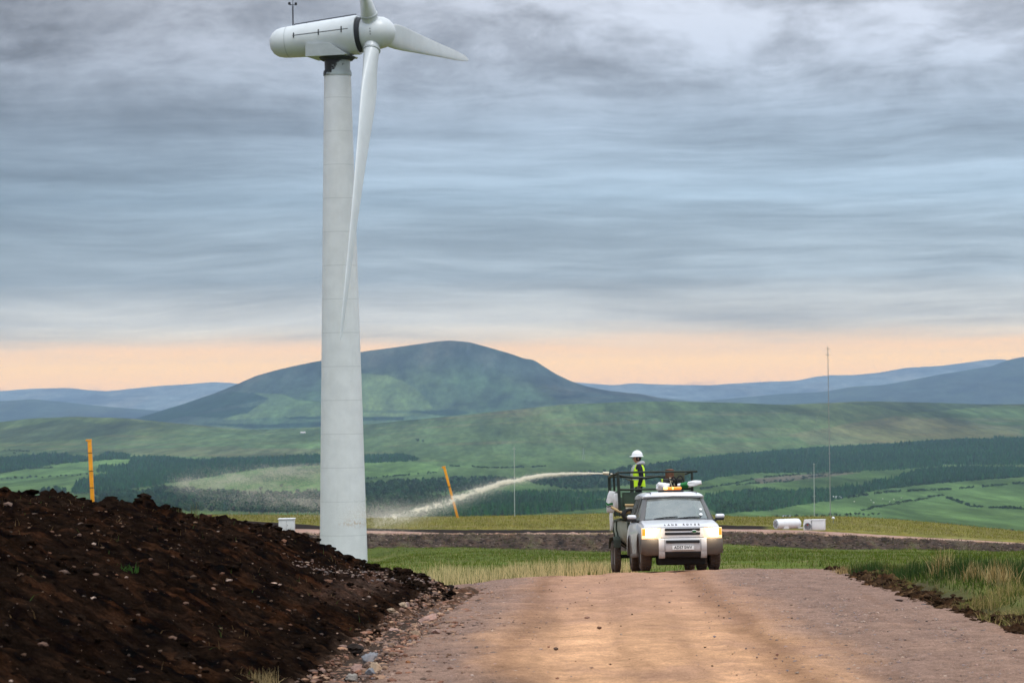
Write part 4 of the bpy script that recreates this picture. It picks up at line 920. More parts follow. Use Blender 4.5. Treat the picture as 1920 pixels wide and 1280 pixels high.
    # amber light bar on the roof
    lb = MB(); lb.box((-.02, 2.55, 1.925), (.62, .24, .04), None, .012); lbo = lb.build('beacon_bar', M_black, T)
    MB().box((.04, 2.55, 1.99), (.40, .2, .075), None, .035).build('beacon_lens', M_beacon, lbo)
    MB().box((-.155, 2.45, 1.99), (.10, .05, .06), None, .02).build('beacon_lamp', M_beacon_lit, lbo)
    MB().box((.02, 2.44, 1.99), (.03, .05, .06), None, .012).build('beacon_lamp', M_beacon_lit, lbo)
    return T
CAR = car()

# ---- spraying trailer
M_tgreen = pmat('trailer_green', (0.028, 0.048, 0.028), 0.6, 0.1, 0.3, 3, dirt=((0.06, 0.05, 0.04), 0, 1.6, 0.7))
M_tpale = pmat('faded_tank_paint', (0.30, 0.33, 0.27), 0.7, 0, 0.2, 2.5, dirt=((0.13, 0.095, 0.07), 0.3, 1.2, 0.85))
M_trail = pmat('rail_paint', (0.02, 0.028, 0.02), 0.55, 0.2, 0.3, 4)
M_rust = pmat('rusty_steel', (0.14, 0.06, 0.03), 0.8, 0.2, 0.4, 8)
M_cream = pmat('cream_pipe', (0.62, 0.56, 0.40), 0.55, 0, 0.12, 5)
M_hose = pmat('tan_hose', (0.42, 0.29, 0.13), 0.6, 0, 0.15, 5)
M_sack = pmat('white_sack', (0.74, 0.73, 0.72), 0.7, 0, 0.07, 6, 0.02, 14)
M_green = pmat('green_print', (0.01, 0.17, 0.035), 0.6, 0, 0.1, 6)
M_eng = pmat('engine_iron', (0.025, 0.024, 0.022), 0.6, 0.3, 0.4, 9)
TY = 73.0
TM = frame(3.946-YAW*6.1, TY, 1.9, 2.9)
def trailer():
    T = empty('spraying_trailer', TM, 'dark green seed spraying tank trailer with guard rails towed behind the silver car', 'trailer')
    # tank with a round belly
    def sec(y, k=1.0):
        pts = [(-.95, 1.32), (-.955, 1.1)]
        for a in np.linspace(180, 360, 19): pts.append((.93*math.cos(R(a)), 1.02+.52*math.sin(R(a))))
        return [(x*k, y, 1.0+(z-1.0)*k) for x, z in pts+[(.955, 1.1), (.95, 1.32)]]
    MB().rings([sec(.56, .84), sec(.60, .90), sec(.70, .97), sec(.85, 1.0), sec(3.6)]).build('tank', M_tpale, T, 30)
    MB().rings([sec(.53, .78), sec(.555, .83)]).build('tank_front', M_tgreen, T, 30)
    ribs = MB()
    for y in (2.0, 3.2):
        rb = MB(); rb.tube([(x*1.012, p_, 1+(z-1)*1.012) for x, p_, z in sec(y)], .025, 5); rb.build('tank_rib', M_tgreen, T)
    MB().box((0, 2.1, 1.35), (1.98, 3.06, .05)).build('deck', M_tgreen, T, 0)
    MB().box((-.02, .5, 1.85), (1.78, .10, .36), None, .02).build('front_panel', M_tgreen, T)
    MB().box((0, 3.62, 1.75), (1.8, .06, .5), None, .02).build('rear_panel', M_tgreen, T)
    # guard rails
    def bar(name, pts, r=.028, mt=M_trail, parent=T): return MB().tube(pts, r, 8).build(name, mt, parent)
    zf, zr = 2.545, 2.545; x0, x1 = -1.0, .90; yf, yr = .42, 3.65
    bar('top_rail', [(x0-.03, yf, zf), (x1+.14, yf, zf)], .028); bar('top_rail', [(x0, yf, zf), (x0-.02, yr, zr)], .034); bar('top_rail', [(x1, yf, zf), (x1, yr, zr)], .03); bar('top_rail', [(x0-.02, yr, zr), (x1, yr, zr)], .03)
    bar('mid_rail', [(x0, yf, 2.10), (x1, yf, 2.10)], .028); bar('mid_rail', [(x0, yf, 2.06), (x0, yr, 2.06)], .022); bar('mid_rail', [(x1, yf, 2.06), (x1, yr, 2.06)], .022)
    bar('guard_post', [(x0+.02, yf, 1.42), (x0-.02, yf, zf)], .04); bar('guard_post', [(x1-.0, yf, 1.45), (x1, yf, zf)], .034)
    bar('guard_post', [(x0, yr, 1.45), (x0-.02, yr, zr)], .045); bar('guard_post', [(x1, yr, 1.45), (x1, yr, zr)], .034); bar('guard_post', [(x0, 2.0, 1.45), (x0-.01, 2.0, zf)], .03)
    # spray gun on its pivot, pointing off to the photo's left
    g = MB(); g.tube([(-.60, 1.2, 1.5), (-.60, 1.2, 2.36)], .05, 10); gun = g.build('spray_gun', M_trail, T)
    b = MB(); b.tube([(-.2, 1.2, 2.42), (-.60, 1.2, 2.44), (-.95, 1.18, 2.5), (-1.22, 1.16, 2.555)], [.035, .038, .03, .026], 10); b.build('gun_barrel', M_trail, gun)
    b = MB(); b.tube([(-.2, 1.2, 2.42), (.12, 1.25, 2.46), (.62, 1.3, 2.34)], .028, 8); b.build('gun_handle', M_trail, gun)
    b = MB(); b.lathe([(0, .05), (.16, .035), (.16, .02)], (-1.2, 1.16, 2.552), (-1, 0, .08), 12); b.build('nozzle', M_cream, gun)
    # pump engine
    e = MB(); e.box((.45, 1.4, 1.95), (.55, .7, .9), None, .05); eng = e.build('engine', M_eng, T)
    e = MB(); e.box((.62, 1.35, 2.44), (.32, .4, .3), None, .03); e.build('air_box', pmat('olive_box', (.07, .075, .04), .7, 0, .3, 8), eng)
    e = MB(); e.lathe([(0, .12), (.26, .12), (.28, .08), (.28, .01)], (.40, 1.2, 2.36), (0, .1, 1), 18); e.build('exhaust', M_rust, eng)
    for k in range(6):
        pts = []; q0 = Vector((.28+.07*k, 1.02, 2.2)); 
        for s in np.linspace(0, 1, 9): pts.append(q0+Vector((.12*math.sin(s*3+k), -.05*math.sin(s*math.pi), .26*math.sin(s*math.pi)*(0.7+.1*k)-.1*s)))
        MB().tube(pts, .016, 6).build('engine_hose', M_black if k % 3 else M_cream, eng)
    MB().box((.18, 1.05, 2.32), (.04, .05, .13), None, .01).build('yellow_tag', pmat('lime_plastic', (.45, .65, .05), .5), eng)
    # fittings on the front left: hose reel, cream pipes, ladder foot
    MB().tube([(-.83, .40, 1.60), (-.38, .40, 1.61)], .075, 14).build('suction_pipe', M_cream, T)
    MB().tube([(-.86, .33, 1.70), (-.4, .30, 1.69)], .034, 10).build('delivery_pipe', M_hose, T)
    h_ = MB()
    for k in range(3):
        h_ = MB(); h_.tube([(-.78+.15*math.cos(a)+.03*k, .36-.04*k, 1.46+.13*math.sin(a)) for a in np.linspace(0, 2*math.pi, 21)], .03, 8, False); h_.build('hose_coil', M_eng, T)
    MB().tube([(-1.2, .5, 1.66), (-1.02, .42, 1.55), (-.86, .36, 1.48), (-.72, .34, 1.52)], .035, 10).build('loose_hose', M_hose, T)
    vl = MB(); vl.lathe([(0, .10), (.1, .10), (.1, .06), (.2, .06)], (-.55, .42, 1.40), (0, -1, 0), 16); vl.build('valve', M_trail, T)
    for k in range(3): MB().box((-.955, .9+.9*k, 1.3), (.03, .5, .2)).build('side_plate', M_tpale, T, 0) if False else None
    ch = MB(); ch.box((0, 2.2, .5), (1.1, 3.4, .14), None, .02); ch.build('chassis', M_under, T)
    ch = MB(); ch.tube([(0, -1.25, .5), (-.3, .6, .52)], .05, 8); ch.tube([(0, -1.25, .5), (.3, .6, .52)], .05, 8); ch.build('drawbar', M_under, T)
    ch = MB(); ch.tube([(-.55, .35, .05), (-.55, .35, .85)], .035, 8); ch.lathe([(0, .1), (.03, .1), (.03, .04)], (-.55, .35, .04), (0, 0, 1), 14); ch.build('jockey_stand', M_rim, T)
    MB().tube([(-.9, 1.9, .40), (.9, 1.9, .40)], .05, 8).build('axle', M_under, T); MB().tube([(-.9, 2.8, .40), (.9, 2.8, .40)], .05, 8).build('axle', M_under, T)
    MB().lathe([(0, .13), (.14, .13), (.16, .05)], (-.62, .7, .62), (0, -1, 0), 16).build('drain_valve', M_rust, T)
    for sgn in (-1, 1):
        for cy in (1.9, 2.8): wheel(T, 'wheel', sgn*.975, cy, .40, .17, sgn)
        f = MB(); f.rings([[(sgn*x, y, z) for x in (.9, 1.09)] + [(sgn*x, y, z+.02) for x in (1.09, .9)] for y, z in ((1.38, .62), (1.45, .80), (1.7, .90), (3.0, .90), (3.25, .80), (3.32, .62))]); f.build('mudguard', M_tgreen, T, 40)
    return T
trailer()
def tl(x, y, z): return TM @ Vector((x, y, z))

def sack(name, c, size, rot, label, stripes=(), seed=0, group=None, drape=0.0, knot=False):
    """a stuffed plastic sack: pillow body, pinched ends, printed bands"""
    T = empty(name, Matrix.Translation(tl(*c)) @ Matrix.Rotation(YAW, 4, 'Z') @ rot.to_4x4(), label, 'sack', group)
    rs_ = np.random.RandomState(seed); w, d, h = size; n = 20; mm = 24
    def ringat(f, grow=0.0):
        z = (f-.5)*h; k = (math.sin(math.pi*min(max(f, .02), .98))**0.38); ring = []
        for q in range(mm):
            a = 2*math.pi*q/mm; wob = 1+.09*math.sin(3*a+7*f+seed)+.06*math.sin(5*a-9*f+seed*2)
            cx, sx = math.cos(a), math.sin(a)
            ring.append(((w/2*(.55+.45*k)*wob+grow)*math.copysign(abs(cx)**.75, cx), (d/2*k*wob+grow)*math.copysign(abs(sx)**.75, sx)-drape*(f-.5)**2, z+.02*math.sin(4*a+seed)*k))
        return ring
    MB().rings([ringat(f) for f in np.linspace(0, 1, n)]).build('sack_body', M_sack, T, 70)
    for f0, f1, mt in stripes:
        MB().rings([ringat(f, .006) for f in np.linspace(f0, f1, 5)], False).build('printed_band', mt, T, 70)
    return T
I3 = Matrix.Identity(3)
sack('sack', (-1.10, 1.9, 1.83), (.24, .2, .56), Matrix.Rotation(R(7), 3, 'Y'), 'white sack with a green band hanging outside the trailer rail at far left', ((.34, .44, M_green), (.27, .31, M_ink)), 1)
sack('sack', (-1.04, .8, 1.82), (.17, .16, .40), I3, 'plain white sack wedged between the two left posts of the trailer', (), 4)
sack('sack', (-1.07, 2.4, 1.34), (.10, .12, .5), I3, 'long thin white sack hanging low behind the trailer tank', (), 6)
sack('sack', (.13, .30, 2.15), (.34, .26, .22), Matrix.Rotation(R(8), 3, 'Y'), 'crumpled white sack lying on the trailer edge above the amber beacon', (), 9)
sack('sack', (.82, .30, 2.21), (.15, .2, .62), Matrix.Rotation(R(82), 3, 'Y'), 'white sack with a green band lying flat against the right trailer post', ((.12, .42, M_green),), 12)
MB().box((.4, .33, 2.075), (1.3, .3, .02)).build('x', M_trail) if False else None

# ---- the worker
def person():
    px, Yp = 1197.5, 75.2
    P0 = tl(-.16, 2.05, 1.375)
    P0.x = at(px, 900, P0.y)[0]
    T = empty('person', Matrix.Translation(P0) @ Matrix.Rotation(R(4), 4, 'Z'), 'person in white hard hat and yellow high visibility vest standing on the trailer', 'person')
    dgm = lambda: bpy.context.evaluated_depsgraph_get()
    skin = pmat('skin', (.42, .22, .15), .55, 0, .08, 12); navy = pmat('navy_sweater', (.010, .010, .016), .9, 0, .2, 14)
    trou = pmat('dark_trousers', (.02, .022, .03), .9, 0, .15, 10); glove = pmat('grey_gloves', (.16, .15, .12), .9, 0, .2, 20); boot = pmat('boot_leather', (.03, .02, .015), .7)
    J = {}; E = []
    def j(n, x, y, z, r, par=None, rx=None):
        J[n] = (len(J), (x, y, z), (r, rx or r));
        if par: E.append((J[par][0], J[n][0]))
    # faces -x (photo left); -y is towards the camera. Feet on the tank deck.
    H_ = 1.72
    j('pel', .0, 0, .93, .145); j('sp', .0, 0, 1.07, .135, 'pel'); j('ch', .005, 0, 1.24, .15, 'sp', .14); j('ut', .0, 0, 1.37, .115, 'ch'); j('nk', -.015, 0, 1.455, .058, 'ut'); j('nk2', -.03, 0, 1.50, .055, 'nk'); j('hd', -.045, 0, 1.57, .088, 'nk2'); j('hd2', -.035, 0, 1.64, .098, 'hd'); j('hd3', -.03, 0, 1.70, .075, 'hd2')
    for s, n in ((-1, 'l'), (1, 'r')):
        j('hip'+n, 0, s*.09, .86, .10, 'pel'); j('kn'+n, -.02, s*.10, .48, .065, 'hip'+n); j('an'+n, .02, s*.105, .10, .045, 'kn'+n); j('to'+n, -.14, s*.11, .05, .042, 'an'+n)
        j('sh'+n, .005, s*.175, 1.375, .072, 'ut')
    j('ell', .045, -.225, 1.115, .052, 'shl'); j('wrl', -.02, -.225, .875, .036, 'ell')
    j('elr', .03, .24, 1.12, .052, 'shr'); j('wrr', -.19, .13, 1.02, .036, 'elr')
    me = bpy.data.meshes.new('person_body'); me.from_pydata([J[k][1] for k in J], E, []); me.update()
    o = bpy.data.objects.new('tmp_body', me); C.objects.link(o)
    md = o.modifiers.new('skin', 'SKIN'); 
    for k in J:
        sv = me.skin_vertices[0].data[J[k][0]]; sv.radius = J[k][2]; sv.use_root = (k == 'pel')
    md.use_smooth_shade = True; ss = o.modifiers.new('sub', 'SUBSURF'); ss.levels = 2; ss.render_levels = 2
    dg = dgm(); bm_ = bpy.data.meshes.new_from_object(o.evaluated_get(dg)); bpy.data.objects.remove(o)
    mb = MB(); mb.v = [tuple(v.co) for v in bm_.vertices]; 
    def cls(c):
        x, y, z = c
        if z > 1.475: return 0
        if z > .90 or abs(y) > .165: return 1
        if z < .13: return 4
        return 2
    for p in bm_.polygons:
        c = p.center; m_ = cls(c)
        if (c.x < -.1 and c.z > .93 and abs(c.y) > .08 and c.z < 1.06 and (c-Vector(J['wrr'][1])).length < .07): m_ = 3
        if (c-Vector(J['wrl'][1])).length < .06: m_ = 3
        mb.f.append(tuple(p.vertices)); mb.m.append(m_)
    # face: brow, nose, lips, chin, ears joined into the same surface
    mb.cur = 0
    mb.tube([(-.118, 0, 1.625), (-.138, 0, 1.595), (-.150, 0, 1.572), (-.13, 0, 1.56)], [.012, .015, .018, .012], 8)
    mb.tube([(-.122, -.02, 1.536), (-.133, 0, 1.537), (-.122, .02, 1.536)], [.007, .010, .007], 6)
    mb.tube([(-.07, 0, 1.53), (-.095, 0, 1.515), (-.10, 0, 1.50)], [.05, .042, .025], 8)
    for s in (-1, 1):
        mb.tube([(-.02, s*.098, 1.60), (-.012, s*.108, 1.585), (-.022, s*.10, 1.56)], [.014, .019, .01], 8)
    mb.cur = 5
    for s in (-1, 1): mb.tube([(-.124, s*.034, 1.612), (-.130, s*.034, 1.610)], [.011, .008], 8)
    # hands: palm, four bent fingers and a thumb
    mb.cur = 3
    def hand(w, dr, side, curl):
        w = Vector(w); dr = Vector(dr).normalized(); sd = Vector(side).normalized(); nr = dr.cross(sd)
        mb.rings([[w+dr*a+sd*(b*wd)+nr*(c_*th) for b, c_ in ((-1, -.6), (0, -1), (1, -.6), (1, .6), (0, 1), (-1, .6))] for a, wd, th in ((-.02, .03, .022), (.02, .04, .024), (.06, .044, .022), (.085, .042, .016))])
        for k, ln in enumerate((.068, .078, .072, .055)):
            b = w+dr*.08+sd*(-.032+.021*k); p1 = b+dr*ln*.45+nr*curl*.01; p2 = p1+(dr*.6+nr*curl).normalized()*ln*.35; p3 = p2+(dr*.1+nr*curl).normalized()*ln*.3
            mb.tube([b, p1, p2, p3], [.010, .0095, .009, .007], 7)
        b = w+dr*.02-sd*.038; mb.tube([b, b+dr*.03-sd*.02+nr*curl*.01, b+dr*.06-sd*.018+nr*curl*.03], [.012, .011, .008], 7)
    hand(J['wrl'][1], (-.25, 0, -1), (-1, .0, .25), .8); hand(J['wrr'][1], (-1, -.25, .1), (0, 1, 0), -.9)
    eye = pmat('eye_dark', (.02, .015, .012), .3)
    body = mb.build('body', [skin, navy, trou, glove, boot, eye], T, 70)
    hair = pmat('dark_hair', (.014, .010, .008), .8)
    hm = MB(); hm.rings([[(-.03+rx_*math.cos(a)*(1.0 if math.cos(a) > -.2 else .55), ry_*math.sin(a), z) for a in np.linspace(0, 2*math.pi, 20, endpoint=False)] for z, rx_, ry_ in ((1.535, .085, .085), (1.57, .106, .102), (1.63, .112, .106), (1.68, .105, .1))]); hm.build('hair', hair, T, 60)
    # hard hat
    hat_m = pmat('hat_shell', (.80, .80, .79), .3, 0, .03, 5, coat=.3)
    ht = MB(); cz = 1.655; rs = []
    for f in np.linspace(0, 1, 11):
        a = f*math.pi/2; rr = math.cos(a); zz = math.sin(a)
        rs.append([(-.03+.142*rr*math.cos(q)*(1.05), .122*rr*math.sin(q), cz+.142*zz) for q in np.linspace(0, 2*math.pi, 28, endpoint=False)])
    ht.rings(rs); hat = ht.build('hard_hat', hat_m, T, 60)
    br = MB(); br.rings([[(-.03+(.15*k+(.045 if math.cos(q) < -.4 else .004)*(k > 1))*math.cos(q), .128*k*math.sin(q), cz+dz) for q in np.linspace(0, 2*math.pi, 36, endpoint=False)] for k, dz in ((.98, .012), (1.10, -.006), (1.10, -.014), (.97, -.004))]); br.build('hat_brim', hat_m, hat, 60)
    MB().tube([(-.03-.14*math.cos(a), 0, cz+.004+.142*math.sin(a)) for a in np.linspace(.3, 2.7, 12)], .012, 6).build('hat_ridge', hat_m, hat)
    # hood of a grey sweatshirt
    hd = MB(); hd.tube([(-.075, -.055, 1.435), (-.02, -.10, 1.46), (.07, -.075, 1.475), (.115, 0, 1.465), (.07, .075, 1.475), (-.02, .10, 1.46), (-.075, .055, 1.435)], [.022, .035, .055, .065, .055, .035, .022], 10); hd.build('grey_hood', pmat('grey_cotton', (.42, .42, .43), .9, 0, .1, 15), T, 70)
    # vest: a shell round the trunk, open at the arms
    vis = pmat('hi_vis_yellow', (.55, .82, .02), .7, 0, .08, 10, emit=((.55, .85, .02), .10)); refl = pmat('reflective_tape', (.52, .54, .50), .4, .2, .05, 12)
    vs = MB(); prof = [(.855, .168, .20, .01), (.95, .166, .195, .005), (1.05, .162, .188, 0), (1.15, .164, .183, 0), (1.25, .166, .176, -.002), (1.33, .158, .165, .0), (1.39, .125, .13, .005), (1.44, .095, .105, .015)]
    n = 32
    def vring(z, rx_, ry_, ox, g_=0.0): return [(ox+(rx_+g_)*math.copysign(abs(math.cos(q))**.85, math.cos(q)), (ry_+g_)*math.copysign(abs(math.sin(q))**.85, math.sin(q)), z+.012*math.sin(3*q)*(z < .9)) for q in np.linspace(0, 2*math.pi, n, endpoint=False)]
    vs.rings([vring(*p) for p in prof], False); vest = vs.build('safety_vest', vis, T, 70)
    ip = lambda z: [np.interp(z, [p[0] for p in prof], [p[k] for p in prof]) for k in (1, 2, 3)]
    MB().rings([vring(z, *ip(z), .004) for z in (1.035, 1.06, 1.085)], False).build('reflective_band', refl, vest, 70)
    for s in (-1, 1):
        MB().tube([(-.10, s*.10, 1.415), (-.155, s*.12, 1.33), (-.178, s*.115, 1.22), (-.182, s*.11, 1.09)], [.022]*4, 6).build('reflective_strap', refl, vest, 60)
        # dark sleeve stands outside the vest's armhole
    sl = MB()
    sl.tube([(.0, -.165, 1.395), (.008, -.205, 1.35), (.03, -.235, 1.24), (.045, -.245, 1.12), (.02, -.24, 1.0), (-.015, -.232, .895)], [.058, .075, .068, .062, .055, .047], 14); sl.build('sleeve', navy, T, 70)
    sl = MB(); sl.tube([(.0, .165, 1.395), (.008, .205, 1.35), (.02, .235, 1.24), (.03, .24, 1.12), (-.08, .19, 1.06), (-.165, .14, 1.03)], [.058, .075, .066, .06, .052, .046], 14); sl.build('sleeve', navy, T, 70)
    return T
person()

# ------------------------------------------------------------------ posts, masts, cabinets on the near hill
M_yel = pmat('yellow_paint', (.80, .32, .01), .5, 0, .15, 1.5, dirt=((.12, .07, .03), -1, .6, .5))
M_ydark = pmat('post_joint', (.05, .03, .015), .7)
def post(x0, y0, x1, y1, Y, w, label, segs, cap):
    b = at(x0, y0, Y); t_ = at(x1, y1, Y)
    T = empty('marker_post', b, label, 'post')
    d = Vector(t_-b); L_ = d.length; rot = Vector((0, 0, 1)).rotation_difference(d).to_matrix()
    mb = MB(); mb.box(rot @ Vector((0, 0, L_/2)), (w, w*.8, L_), rot, .03); mb.build('shaft', M_yel, T)
    for f in segs: MB().box(rot @ Vector((0, 0, L_*f)), (w*1.06, w*.86, .09), rot).build('joint', M_ydark, T, 0)
    if cap: MB().box(rot @ Vector((-w*.2, 0, L_+.06)), (w*1.5, w*.9, .18), rot, .03).build('cap', M_yel, T)
    return T
post(175, 968, 168, 826, 300, .40, 'upright orange yellow steel post rising behind the dark peat bank at far left', (.18, .38, .6, .84), True)
post(858.5, 971, 833, 876, 316, .27, 'leaning orange yellow steel post standing on the grass beside the spray jet', (.35, .62), True)
M_gal = pmat('galvanised_steel', (.30, .31, .31), .5, .4, .1, 3)
M_galp = pmat('pale_mast_paint', (.42, .46, .44), .5, .2, .1, 3)
def mast(px, yb, yt, Y, r, label, mt, arms, name='mast'):
    b = at(px[0], yb, Y); t_ = at(px[1], yt, Y)
    T = empty(name, b, label, 'mast'); d = Vector(t_-b)
    MB().tube([(0, 0, 0), d*.5, d], [r*1.1, r, r*.8], 6).build('pole', mt, T)
    for f, w in arms:
        MB().tube([d*f-Vector((w, 0, 0)), d*f+Vector((w, 0, 0))], r*.7, 5).build('crossarm', mt, T)
    return T, d
T_, d_ = mast((1557, 1552), 968, 649, 318, .045, 'tall thin guyed measuring mast standing far right against the sky', M_gal, ((.985, .22), (.95, .28), (.66, .16), (.37, .14)), 'measuring_mast')
for sx, sy in ((-5, -3), (5.5, -2), (0, 6)):
    for f in (.45, .8): 
        MB().tube([d_*f, Vector((sx, sy, .0))], .004, 4).build('guy_wire', M_gal, T_)
T_, d_ = mast((1527, 1526), 968, 868, 317, .04, 'slim pale mast standing behind the white fan cabinet', M_galp, ((.98, .12), (.38, .14)), 'short_mast')
T_, d_ = mast((965, 964), 967, 837, 317, .04, 'slim pale mast on the grass between spray jet and mountain', M_galp, ((.97, .16),), 'short_mast')
b = at(1562.5, 984, 300); T = empty('marker_stake', b, 'tiny white ball on a stake in the grass below the tall mast', 'stake')
MB().tube([(0, 0, -.1), (0, 0, .7)], .03, 6).build('stake', M_gal, T); MB().lathe([(0, .01), (.05, .13), (.14, .17), (.24, .13), (.3, .01)], (0, 0, .6), (0, 0, 1), 14).build('ball', pmat('white_plastic', (.8, .8, .8), .4), T)

M_wc = pmat('white_casing', (.78, .78, .77), .4, 0, .05, 2, dirt=((.3, .22, .16), -.2, .5, .5))
M_wd = pmat('casing_trim_grey', (.22, .23, .24), .5)  # plain grey for hatch, bolts, door gaps and fan parts
M_red = pmat('red_enamel', (.45, .03, .02), .5)
def ground_z(px, Y): return at(px, 0, Y)[0], Y
def drum():
    Yd = 274; x = at(1477, 990, Yd)[0]; z = at(1477, 990.5, Yd)[2]
    T = empty('steel_drum', Matrix.Translation((x, Yd, z)) @ Matrix.Rotation(R(28), 4, 'Z'), 'long white cylindrical drum lying on its stand beside the far track', 'drum')
    s = Yd/F; r = 9.2*s; L_ = 46*s/.88
    body = MB().lathe([(-L_/2, r*.96), (-L_/2+.06, r), (L_/2-.35, r), (L_/2-.12, r*.93), (L_/2, r*.7), (L_/2, .01)], (0, 0, r+.0), (1, 0, .0), 36).build('shell', M_wc, T, 40)
    MB().lathe([(-L_/2+.01, r*.97), (-L_/2-.03, r*.95), (-L_/2-.03, .01)], (0, 0, r), (1, 0, 0), 36).build('end_plate', pmat('end_plate_grey', (.55, .6, .62), .5, 0, .1, 3), T, 40)
    MB().lathe([(-L_/2-.09, .16), (-L_/2-.09, .26), (-L_/2, .28)], (0, 0, r), (1, 0, 0), 24).build('hatch', M_wd, body)
    for k in range(6):
        a = k*math.pi/3; MB().lathe([(-L_/2-.06, .05), (-L_/2-.02, .06)], (0, math.cos(a)*r*.72, r+math.sin(a)*r*.72), (1, 0, 0), 8).build('end_bolt', M_wd, body)
    MB().rings([[(x_, y, z_) for x_, z_ in ((-.75, 0), (-.1, 0), (-.25, .4), (-.55, .4))] for y in (-r*.9, -r*.7, r*.7, r*.9)]).build('stand', M_wc, T, 0)
    MB().box((1.15, -.3, .05), (.5, .4, .12)).build('plank', M_wc, T, 0)
drum()
def cabinet():
    Yd = 273; x = at(1529, 993, Yd)[0]; z = at(1529, 993, Yd)[2]; s = Yd/F
    T = empty('fan_cabinet', Matrix.Translation((x, Yd, z)) @ Matrix.Rotation(R(-14), 4, 'Z'), 'white steel cabinet with a round red and grey fan on one end', 'cabinet')
    w = 24*s; h = 19*s
    c = MB(); c.box((.30, 0, h/2), (w, .95, h), None, .03); c.box((.30, 0, h+.012), (w+.08, 1.03, .06), None, .015); cb = c.build('casing', M_wc, T)
    MB().box((.3-w/2+.03, -.485, h*.5), (.05, .02, h*.9)).build('door_edge', M_wd, cb, 0)
    f = MB(); xx = .30-w/2-.40
    f.rings([[(xx-.36, y, .0), (xx+.36, y, .0), (xx+.40, y, h*.6), (xx+.3, y, h*1.04), (xx-.3, y, h*1.02), (xx-.38, y, h*.6)] for y in (-.5, -.45, .38, .42)]); fh = f.build('fan_housing', M_wc, T, 30)
    MB().lathe([(0, .31), (.07, .33), (.07, .27), (.02, .26)], (xx+.05, -.49, .38), (0, -1, 0), 28).build('fan_rim', M_wd, fh)
    MB().lathe([(0, .26), (.02, .26), (.02, .01)], (xx+.05, -.49, .38), (0, -1, 0), 28).build('fan_grid', pmat('mesh_grey', (.33, .32, .33), .5, .2, .3, 14), fh)
    for k in range(3):
        a = R(100+120*k); MB().box((xx+.05+.09*math.cos(a), -.525, .42+.09*math.sin(a)), (.17, .012, .08), Matrix.Rotation(-a, 3, 'Y')).build('fan_blade', M_red if k == 0 else M_wd, fh, 0)
cabinet()
def kiosk():
    Yd = 268; x = at(538, 992, Yd)[0]; z = at(538, 996, Yd)[2]; s = Yd/F
    T = empty('switch_kiosk', (x, Yd, z), 'small white switchgear kiosk with a flat lid just behind the dark bank', 'kiosk')
    w = 30*s; h = 23*s
    c = MB(); c.box((0, 0, h/2), (w*.97, 1.2, h), None, .03); k = c.build('casing', M_wc, T)
    MB().box((0, 0, h+.05), (w*1.06, 1.35, .10), None, .03).build('lid', M_wc, T)
    MB().box((0, -.605, h*.5), (.02, .02, h*.85)).build('door_gap', M_wd, k, 0); MB().box((.12, -.615, h*.55), (.04, .04, .16)).build('handle', M_wd, k, 0)
kiosk()

# stock fence along the brow, left of the tower
def fence():
    P = [at(x, y, 322) for x, y in ((430, 966), (600, 966), (690, 971), (760, 970))]
    xs = np.linspace(P[0][0], P[3][0], 19)
    T = empty('stock_fence', (xs[0], 322, float(zground(xs[0], 322))), 'low wire stock fence with thin wooden posts along the brow left of tower', 'fence')
    o = T.location; wood = pmat('fence_wood', (.2, .17, .13), .9, 0, .2, 3)
    tops = []
    for x in xs:
        z = float(zground(x, 322)); p = Vector((x, 322, z))-o; MB().tube([p-Vector((0, 0, .2)), p+Vector((.03*RS.randn(), 0, .55))], .045, 6).build('fence_post', wood, T); tops.append(p)
    for hz in (.2, .38, .5): MB().tube([p+Vector((0, 0, hz)) for p in tops], .008, 4).build('wire', M_gal, T)
fence()

# ------------------------------------------------------------------ valley buildings, pylon, animals
def house(px, py, w, d, h, roof_h, rot, label, wall_c, roof_c, name='farm_building', windows=2):
    P = on_valley(px, py)
    T = empty(name, Matrix.Translation(P-np.array([0, 0, 1.0])) @ Matrix.Rotation(R(rot), 4, 'Z'), label, 'building')
    wm = pmat(name+'_wall', wall_c, .85, 0, .06, .3); rm = pmat(name+'_roof', roof_c, .7, 0, .1, .3)
    MB().rings([[(x, -d/2, 0), (x, d/2, 0), (x, d/2, h), (x, 0, h+roof_h), (x, -d/2, h)] for x in (-w/2, w/2)]).build('wall', wm, T, 0)
    MB().rings([[(x, -d/2-.6, h-.2), (x, 0, h+roof_h+.25), (x, d/2+.6, h-.2), (x, d/2+.6, h+.1), (x, 0, h+roof_h+.7), (x, -d/2-.6, h+.1)] for x in (-w/2-.5, w/2+.5)]).build('roof', rm, T, 0)
    for k in range(windows): MB().box((-w/2+w*(k+.5)/windows, -d/2-.05, 2.2), (1.4, .2, 1.6)).build('window', M_ink, T, 0)
    return P
house(1568, 935, 10, 7, 2.6, 1.6, 20, 'far barn with a long white roof beside the dark wood in the valley', (.4, .4, .38), (.72, .72, .7))
house(1475, 970, 7, 5, 1.6, .9, -10, 'low blue grey farm shed among trees just beyond the right brow', (.28, .33, .42), (.2, .24, .3))
house(568, 812, 13, 9, 3, 2, 10, 'tiny pale house far off in the fields left of the tower', (.7, .66, .6), (.5, .45, .42), 'cottage')
house(428, 946, 8, 6, 3, 1.8, 15, 'little pale cottage half hidden in valley trees below the drifting spray', (.62, .6, .56), (.2, .2, .22), 'cottage')
